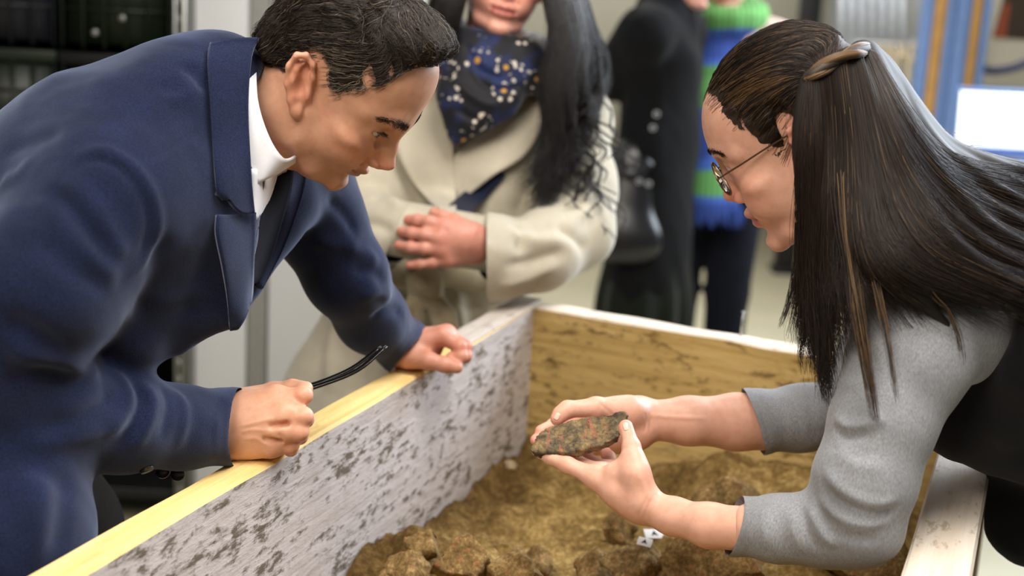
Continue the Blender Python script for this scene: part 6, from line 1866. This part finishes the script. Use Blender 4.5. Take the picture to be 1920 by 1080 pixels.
for o in (-1, 1):
    a = at(o*.085, 0, 0); q = at(o*.085, .13, 0); s = Sculpt(np.minimum(a, q)-.08, np.maximum(a, q)+.12, .008); s.cone(a+(0, 0, .05), q+(0, 0, .036), .046, .036, .02); s.cone(a+(0, 0, .05), a+(0, 0, .1), .045, .045, .02); s.half((0, 0, .002), (0, 0, -1)); P, Q = s.get(1); mk('shoe', P, Q, M_DARK, pk)
# shoulder bag with strap and rings
bgc = W(1182, 375, 4.33)
bag = empty('shoulder_bag', bgc, 'black leather shoulder bag with metal rings hanging at the black coated person\'s side', 'bag')
def bpart(name, V, F, mat, sm=True):
    o = mk(name, V, F, mat, bag, sm); o.matrix_parent_inverse = Matrix.Translation(-bag.location); return o
s = Sculpt(bgc-(.16, .12, .22), bgc+(.16, .12, .22), .006)
s.chain([W(1190, 300, 4.34), W(1170, 440, 4.34)], [.075, .085], .03, flat=(FW, .5)); s.chain([W(1155, 440, 4.34), W(1205, 450, 4.34)], .06, .05, flat=(FW, .6))
P, Q = s.get(2); bpart('bag_body', P, Q, M_LEATH)
v, f = tube_vf(spline(np.array([W(1150, 300, 4.30), W(1185, 325, 4.28), W(1220, 300, 4.30)]), 12), .02, 8, .3, -FW); bpart('flap', v, f, M_LEATH)
st_ = spline(np.array([W(1222, 300, 4.33), W(1235, 215, 4.32), W(1275, 130, 4.36), W(1300, 60, 4.46), W(1300, -10, 4.6)]), 30)
v, f = tube_vf(st_, .014, 8, .25, -FW); bpart('strap', v, f, M_LEATH)
for x, y in ((1231, 214), (1224, 240), (1198, 340), (1216, 345)):
    c0 = W(x, y, 4.285); a = np.linspace(0, 2*np.pi, 17); v, f = tube_vf(np.array([c0+(RT*math.cos(t)+UP*math.sin(t))*.007 for t in a]), .0025, 6, caps=False); bpart('ring', v, f, M_ALU)
# -- scarf wearer
base, at, k, hd = stander(1312, 5.0, (-.25, -.97), '', None, None, None, None, 1.70)
ARM_A = [at(.19, 0, 1.36), at(.24, -.03, 1.10), at(.09, -.02, .95)]; ARM_B = [at(-.19, 0, 1.36), at(-.24, -.03, 1.10), at(-.09, -.02, .95)]
pb = finish('person', hd, [sk_body(at, k, [ARM_A, ARM_B]), small_hand(ARM_A[2], (0, 0, -1), -hd[5], 1.0), small_hand(ARM_B[2], (0, 0, -1), hd[5], 1.0)],
    'person in pale pink knit and dark jeans with a long blue and green fringed scarf', lin(220, 168, 148), M_HAIRB)
s = Sculpt(np.minimum(at(-.5, -.45, .8), at(.5, .45, .8))-.06, np.maximum(at(-.5, -.45, 1.5), at(.5, .45, 1.55))+.06, .010)
s.chain([at(0, -.01, 1.42), at(0, 0, 1.28), at(0, 0, .92)], np.array([.08, .165, .165])*k, .05, flat=(hd[4], .7))
for o, A in ((1, ARM_A), (-1, ARM_B)): s.cone(at(0, 0, 1.42), at(o*.17, 0, 1.37), .065*k, .07*k, .04); s.chain(A, np.array([.07, .06, .048])*k, .03)
P, Q = s.get(2); N = normals(P, Q); mk('sweater', P+N*(.004*fbm(P[:, 0]+9, P[:, 1]+P[:, 2]+9, 44, 3, 9, .5))[:, None], Q, M_PINK, pb)
s = legs(at, k, (.105, .078, .065), .09); s.ell(at(0, 0, .93), (.17*k, .13*k, .12*k), .04); s.half((0, 0, .05), (0, 0, -1)); P, Q = s.get(2); mk('jeans', P, Q, M_JEANS, pb)
for o in (-1, 1):
    a = at(o*.09, 0, 0); q = at(o*.09, .13, 0); s = Sculpt(np.minimum(a, q)-.08, np.maximum(a, q)+.12, .008); s.cone(a+(0, 0, .05), q+(0, 0, .036), .046, .036, .02); s.half((0, 0, .002), (0, 0, -1)); P, Q = s.get(1); mk('shoe', P, Q, M_DARK, pb)
s = Sculpt(np.minimum(at(-.4, -.2, .6), at(.4, .4, .6))-.05, np.maximum(at(-.4, -.2, 1.6), at(.4, .4, 1.6))+.05, .008)
a = np.linspace(0, 2*np.pi, 14); s.chain([at(.10*math.cos(t), .02+.10*math.sin(t), 1.45-.02*math.sin(t)) for t in a], .045, .02)
D5 = depth(at(0, .17, 1.2))
s.chain(J([(1352, 20, D5+.02), (1334, 120, D5), (1326, 260, D5), (1328, 385, D5)]), [.05, .055, .062, .060], .02, flat=(FW, .3))
s.chain(J([(1385, 20, D5+.03), (1362, 130, D5+.02), (1350, 250, D5+.01), (1362, 395, D5+.01)]), [.05, .05, .055, .05], .02, flat=(FW, .3))
P, Q = s.get(2); sc_ = mk('scarf', P, Q, M_PLAID, pb)
r = np.random.default_rng(77)
for i in range(22):
    x = 1290+i*4.8; a = W(x, 392+r.uniform(-6, 4), D5+r.uniform(-.01, .01)); b = a-UP*.06+RT*r.uniform(-.012, .012)
    v, f = tube_vf(np.array([a, (a+b)/2+RT*r.uniform(-.006, .006), b]), [.006, .006, .004], 6); mk('tassel', v, f, M_PLAID, sc_)

# ---- laptop on a worktable behind the woman, wood and blue steel racking, cords on the wall
TY = 4.3
tb = empty('work_table', (pxx(1900, TY, 220), TY, 0), 'pale worktable carrying the open laptop at the right edge', 'table')
x0, x1 = pxx(1730, TY, 220), pxx(2300, TY, 220); tz = float(Wy(1850, 300, TY)[2])
inpar(box('tabletop', (x0, TY-.3, tz-.035), (x1, TY+.45, tz-.006), M_PALEW, bev=.004), tb)
for x in (x0+.05, x1-.05):
    for y in (TY-.25, TY+.4): inpar(box('leg', (x-.025, y-.025, 0), (x+.025, y+.025, tz-.035), M_BLUE, bev=.003), tb)
lp = empty('laptop', (pxx(1880, TY, 220), TY, tz), 'open laptop with glowing white screen and pale blue bezel behind the woman\'s back', 'laptop')
M_SCREEN, nt, bs = new_mat('lit_screen'); bs.inputs['Base Color'].default_value = (.9, .95, 1, 1); bs.inputs['Emission Color'].default_value = (.93, .97, 1, 1); bs.inputs['Emission Strength'].default_value = 1.6
xl_, xr_ = pxx(1792, TY, 220), pxx(2010, TY, 220); zt = float(Wy(1800, 168, TY)[2])
inpar(box('base', (xl_, TY-.24, tz-.004), (xr_, TY+.0, tz+.016), M_BLUE, bev=.004), lp)
inpar(box('keyboard', (xl_+.03, TY-.13, tz+.016), (xr_-.03, TY-.03, tz+.019), M_DARK, bev=.001), lp)
lid = box('lid', (xl_, 0, 0), (xr_, .012, zt-tz), M_BLUE, bev=.005); lid.location = (0, TY, tz+.01); lid.rotation_euler = (-.12, 0, 0); inpar(lid, lp)
scn = box('screen', (xl_+.012, -.0015, .03), (xr_-.012, .0, zt-tz-.014), M_SCREEN); scn.location = (0, TY-.0004, tz+.01); scn.rotation_euler = (-.12, 0, 0); inpar(scn, lp)
RY2 = 6.2
rk = empty('tall_rack', (pxx(1770, RY2, 80), RY2, 0), 'tall racking of pale blue steel and orange wooden uprights right of the woman\'s head', 'rack')
for a, b, mtl in ((1725, 1744, M_BLUE), (1746, 1768, M_ORANGE), (1770, 1784, M_BLUE), (1788, 1815, M_BLUE), (1818, 1834, M_ORANGE), (1838, 1852, M_BLUE)):
    inpar(box('upright', (pxx(a, RY2, 80), RY2, 0), (pxx(b, RY2, 80), RY2+.06, 3.0), mtl, bev=.004), rk)
for z in (.3, 1.02): inpar(box('shelf', (pxx(1725, RY2, 80), RY2+.062, z), (pxx(1852, RY2, 80), RY2+.5, z+.03), M_ORANGE, bev=.004), rk)
# board with a picture, far right
PY = 6.6
pn = empty('pinboard', (pxx(1900, PY, 60), PY, 0), 'pale pinboard in a tan frame with a brown and rust picture', 'board')
inpar(box('panel', (pxx(1830, PY, 60), PY, float(Wy(1880, 160, PY)[2])), (pxx(2150, PY, 60), PY+.02, 2.4), M_WALL, bev=.003), pn)
inpar(box('frame', (pxx(1820, PY, 60), PY-.01, float(Wy(1880, 160, PY)[2])), (pxx(1832, PY, 60), PY+.03, 2.4), plain('tan_frame', lin(196, 172, 132), .5), bev=.003), pn)
M_PIC = plain('dark_brown_print', lin(58, 46, 36), .6); M_RUST = plain('rust_print', lin(150, 74, 44), .6)
z0 = float(Wy(1890, 72, PY)[2])
mk('print', [(pxx(1862, PY, 60), PY-.004, z0), (pxx(2100, PY, 60), PY-.004, z0-.01), (pxx(2100, PY, 60), PY-.004, 2.3), (pxx(1915, PY, 60), PY-.004, 2.3), (pxx(1862, PY, 60), PY-.001, z0), (pxx(2100, PY, 60), PY-.001, z0-.01), (pxx(2100, PY, 60), PY-.001, 2.3), (pxx(1915, PY, 60), PY-.001, 2.3)],
   [(0, 1, 2, 3), (7, 6, 5, 4), (0, 4, 5, 1), (1, 5, 6, 2), (2, 6, 7, 3), (3, 7, 4, 0)], M_PIC, None, False)
pr_ = bpy.data.objects['print']; inpar(pr_, pn)
mk('print', [(pxx(1862, PY, 60), PY-.007, z0), (pxx(1886, PY, 60), PY-.007, z0), (pxx(1886, PY, 60), PY-.007, z0+.16), (pxx(1876, PY, 60), PY-.007, z0+.16), (pxx(1862, PY, 60), PY-.005, z0), (pxx(1886, PY, 60), PY-.005, z0), (pxx(1886, PY, 60), PY-.005, z0+.16), (pxx(1876, PY, 60), PY-.005, z0+.16)],
   [(0, 1, 2, 3), (7, 6, 5, 4), (0, 4, 5, 1), (1, 5, 6, 2), (2, 6, 7, 3), (3, 7, 4, 0)], M_RUST, None, False)
inpar(bpy.data.objects['print.001'], pn)
# dark blue hose that sags in front of the board
M_HOSE = plain('blue_hose', lin(52, 62, 100), .4)
hz = empty('hose', W(1850, 130, 6.3), 'dark blue hose sagging in front of the pale pinboard', 'hose')
v, f = tube_vf(spline(np.array([W(1806, 90, 6.35), W(1820, 112, 6.3), W(1852, 132, 6.3), W(1890, 130, 6.3), W(1925, 118, 6.3), W(1990, 90, 6.3)]), 40), .020, 10); inpar(mk('hose_body', v, f, M_HOSE), hz)
v, f = tube_vf(np.array([W(1806, 90, 6.35), W(1801, 80, 6.36)]), .026, 10); inpar(mk('coupling', v, f, M_ALU), hz)
# glass cylinders and pale cords hanging on the cool wall
M_CORD = plain('pale_cord', lin(214, 200, 172), .7, var=.1); M_GLASSY = plain('frosted_tube', lin(200, 210, 224), .25)
r = np.random.default_rng(5)
for i in range(7):
    x = 1578+i*19; e = empty('hanging_tube', W(x, 60, 7.0), ['first', 'second', 'third', 'fourth', 'fifth', 'sixth', 'seventh'][i]+' pale tube from the left in the row hanging on the cool grey wall', 'tube'); e['group'] = 'pale tubes hanging on the grey wall'
    v, f = tube_vf(np.array([W(x, -60, 7.0), W(x, 95, 7.0)]), .016, 10); inpar(mk('tube_body', v, f, M_GLASSY), e)
    v, f = tube_vf(np.array([W(x, 95, 7.0), W(x+1, 108, 7.0), W(x+2, 118, 7.0)]), [.016, .012, .005], 10); inpar(mk('tube_tip', v, f, M_CORD), e)
rl = empty('hook_rail', W(1680, 80, 7.0), 'slim pale rail on the grey wall that carries the cream twine loops', 'rail')
v, f = tube_vf(np.array([W(1605, 80, 6.95), W(1740, 86, 6.95)]), .008, 8); inpar(mk('bar', v, f, M_GLASSY), rl)
for x in (1607, 1738): v, f = tube_vf(np.array([W(x, 82, 6.95), W(x, 82, 6.95)+np.array([0, .7, 0])]), .008, 8); inpar(mk('bracket', v, f, M_GLASSY), rl)
for i in range(5):
    x = 1625+i*22; e = empty('twine_loop', W(x, 150, 6.94), ['leftmost', 'second from the left', 'middle', 'fourth from the left', 'rightmost'][i]+' cream twine loop hanging below the pale tubes', 'loop'); e['group'] = 'cream twine loops on the grey wall'
    c0 = W(x, 84, 6.938); a = np.linspace(0, 2*np.pi, 19); hh = .10+.03*((i*7) % 3)
    v, f = tube_vf(np.array([c0+RT*(.020*math.sin(t)*(1.2-math.cos(t)*.5))+UP*(-hh+(hh+.012)*math.cos(t)) for t in a]), .0065, 8, caps=False); inpar(mk('twine', v, f, M_CORD), e)
    v, f = tube_vf(np.array([c0-UP*hh*.55+RT*.016, c0-UP*hh*.55, c0-UP*hh*.55-RT*.016]), .012, 8); inpar(mk('wrap', v, f, M_CORD), e)
rl2 = empty('tube_rail', W(1640, -60, 7.0), 'white rail above the frame edge that carries the pale tubes', 'rail')
v, f = box_vf(W(1570, -52, 7.0)-np.array([0, .02, 0])+np.array([0, 0, .0]), W(1705, -72, 7.0)+np.array([0, .62, 0])); inpar(mk('shelf_board', v, f, M_GLASSY, smooth=False), rl2)
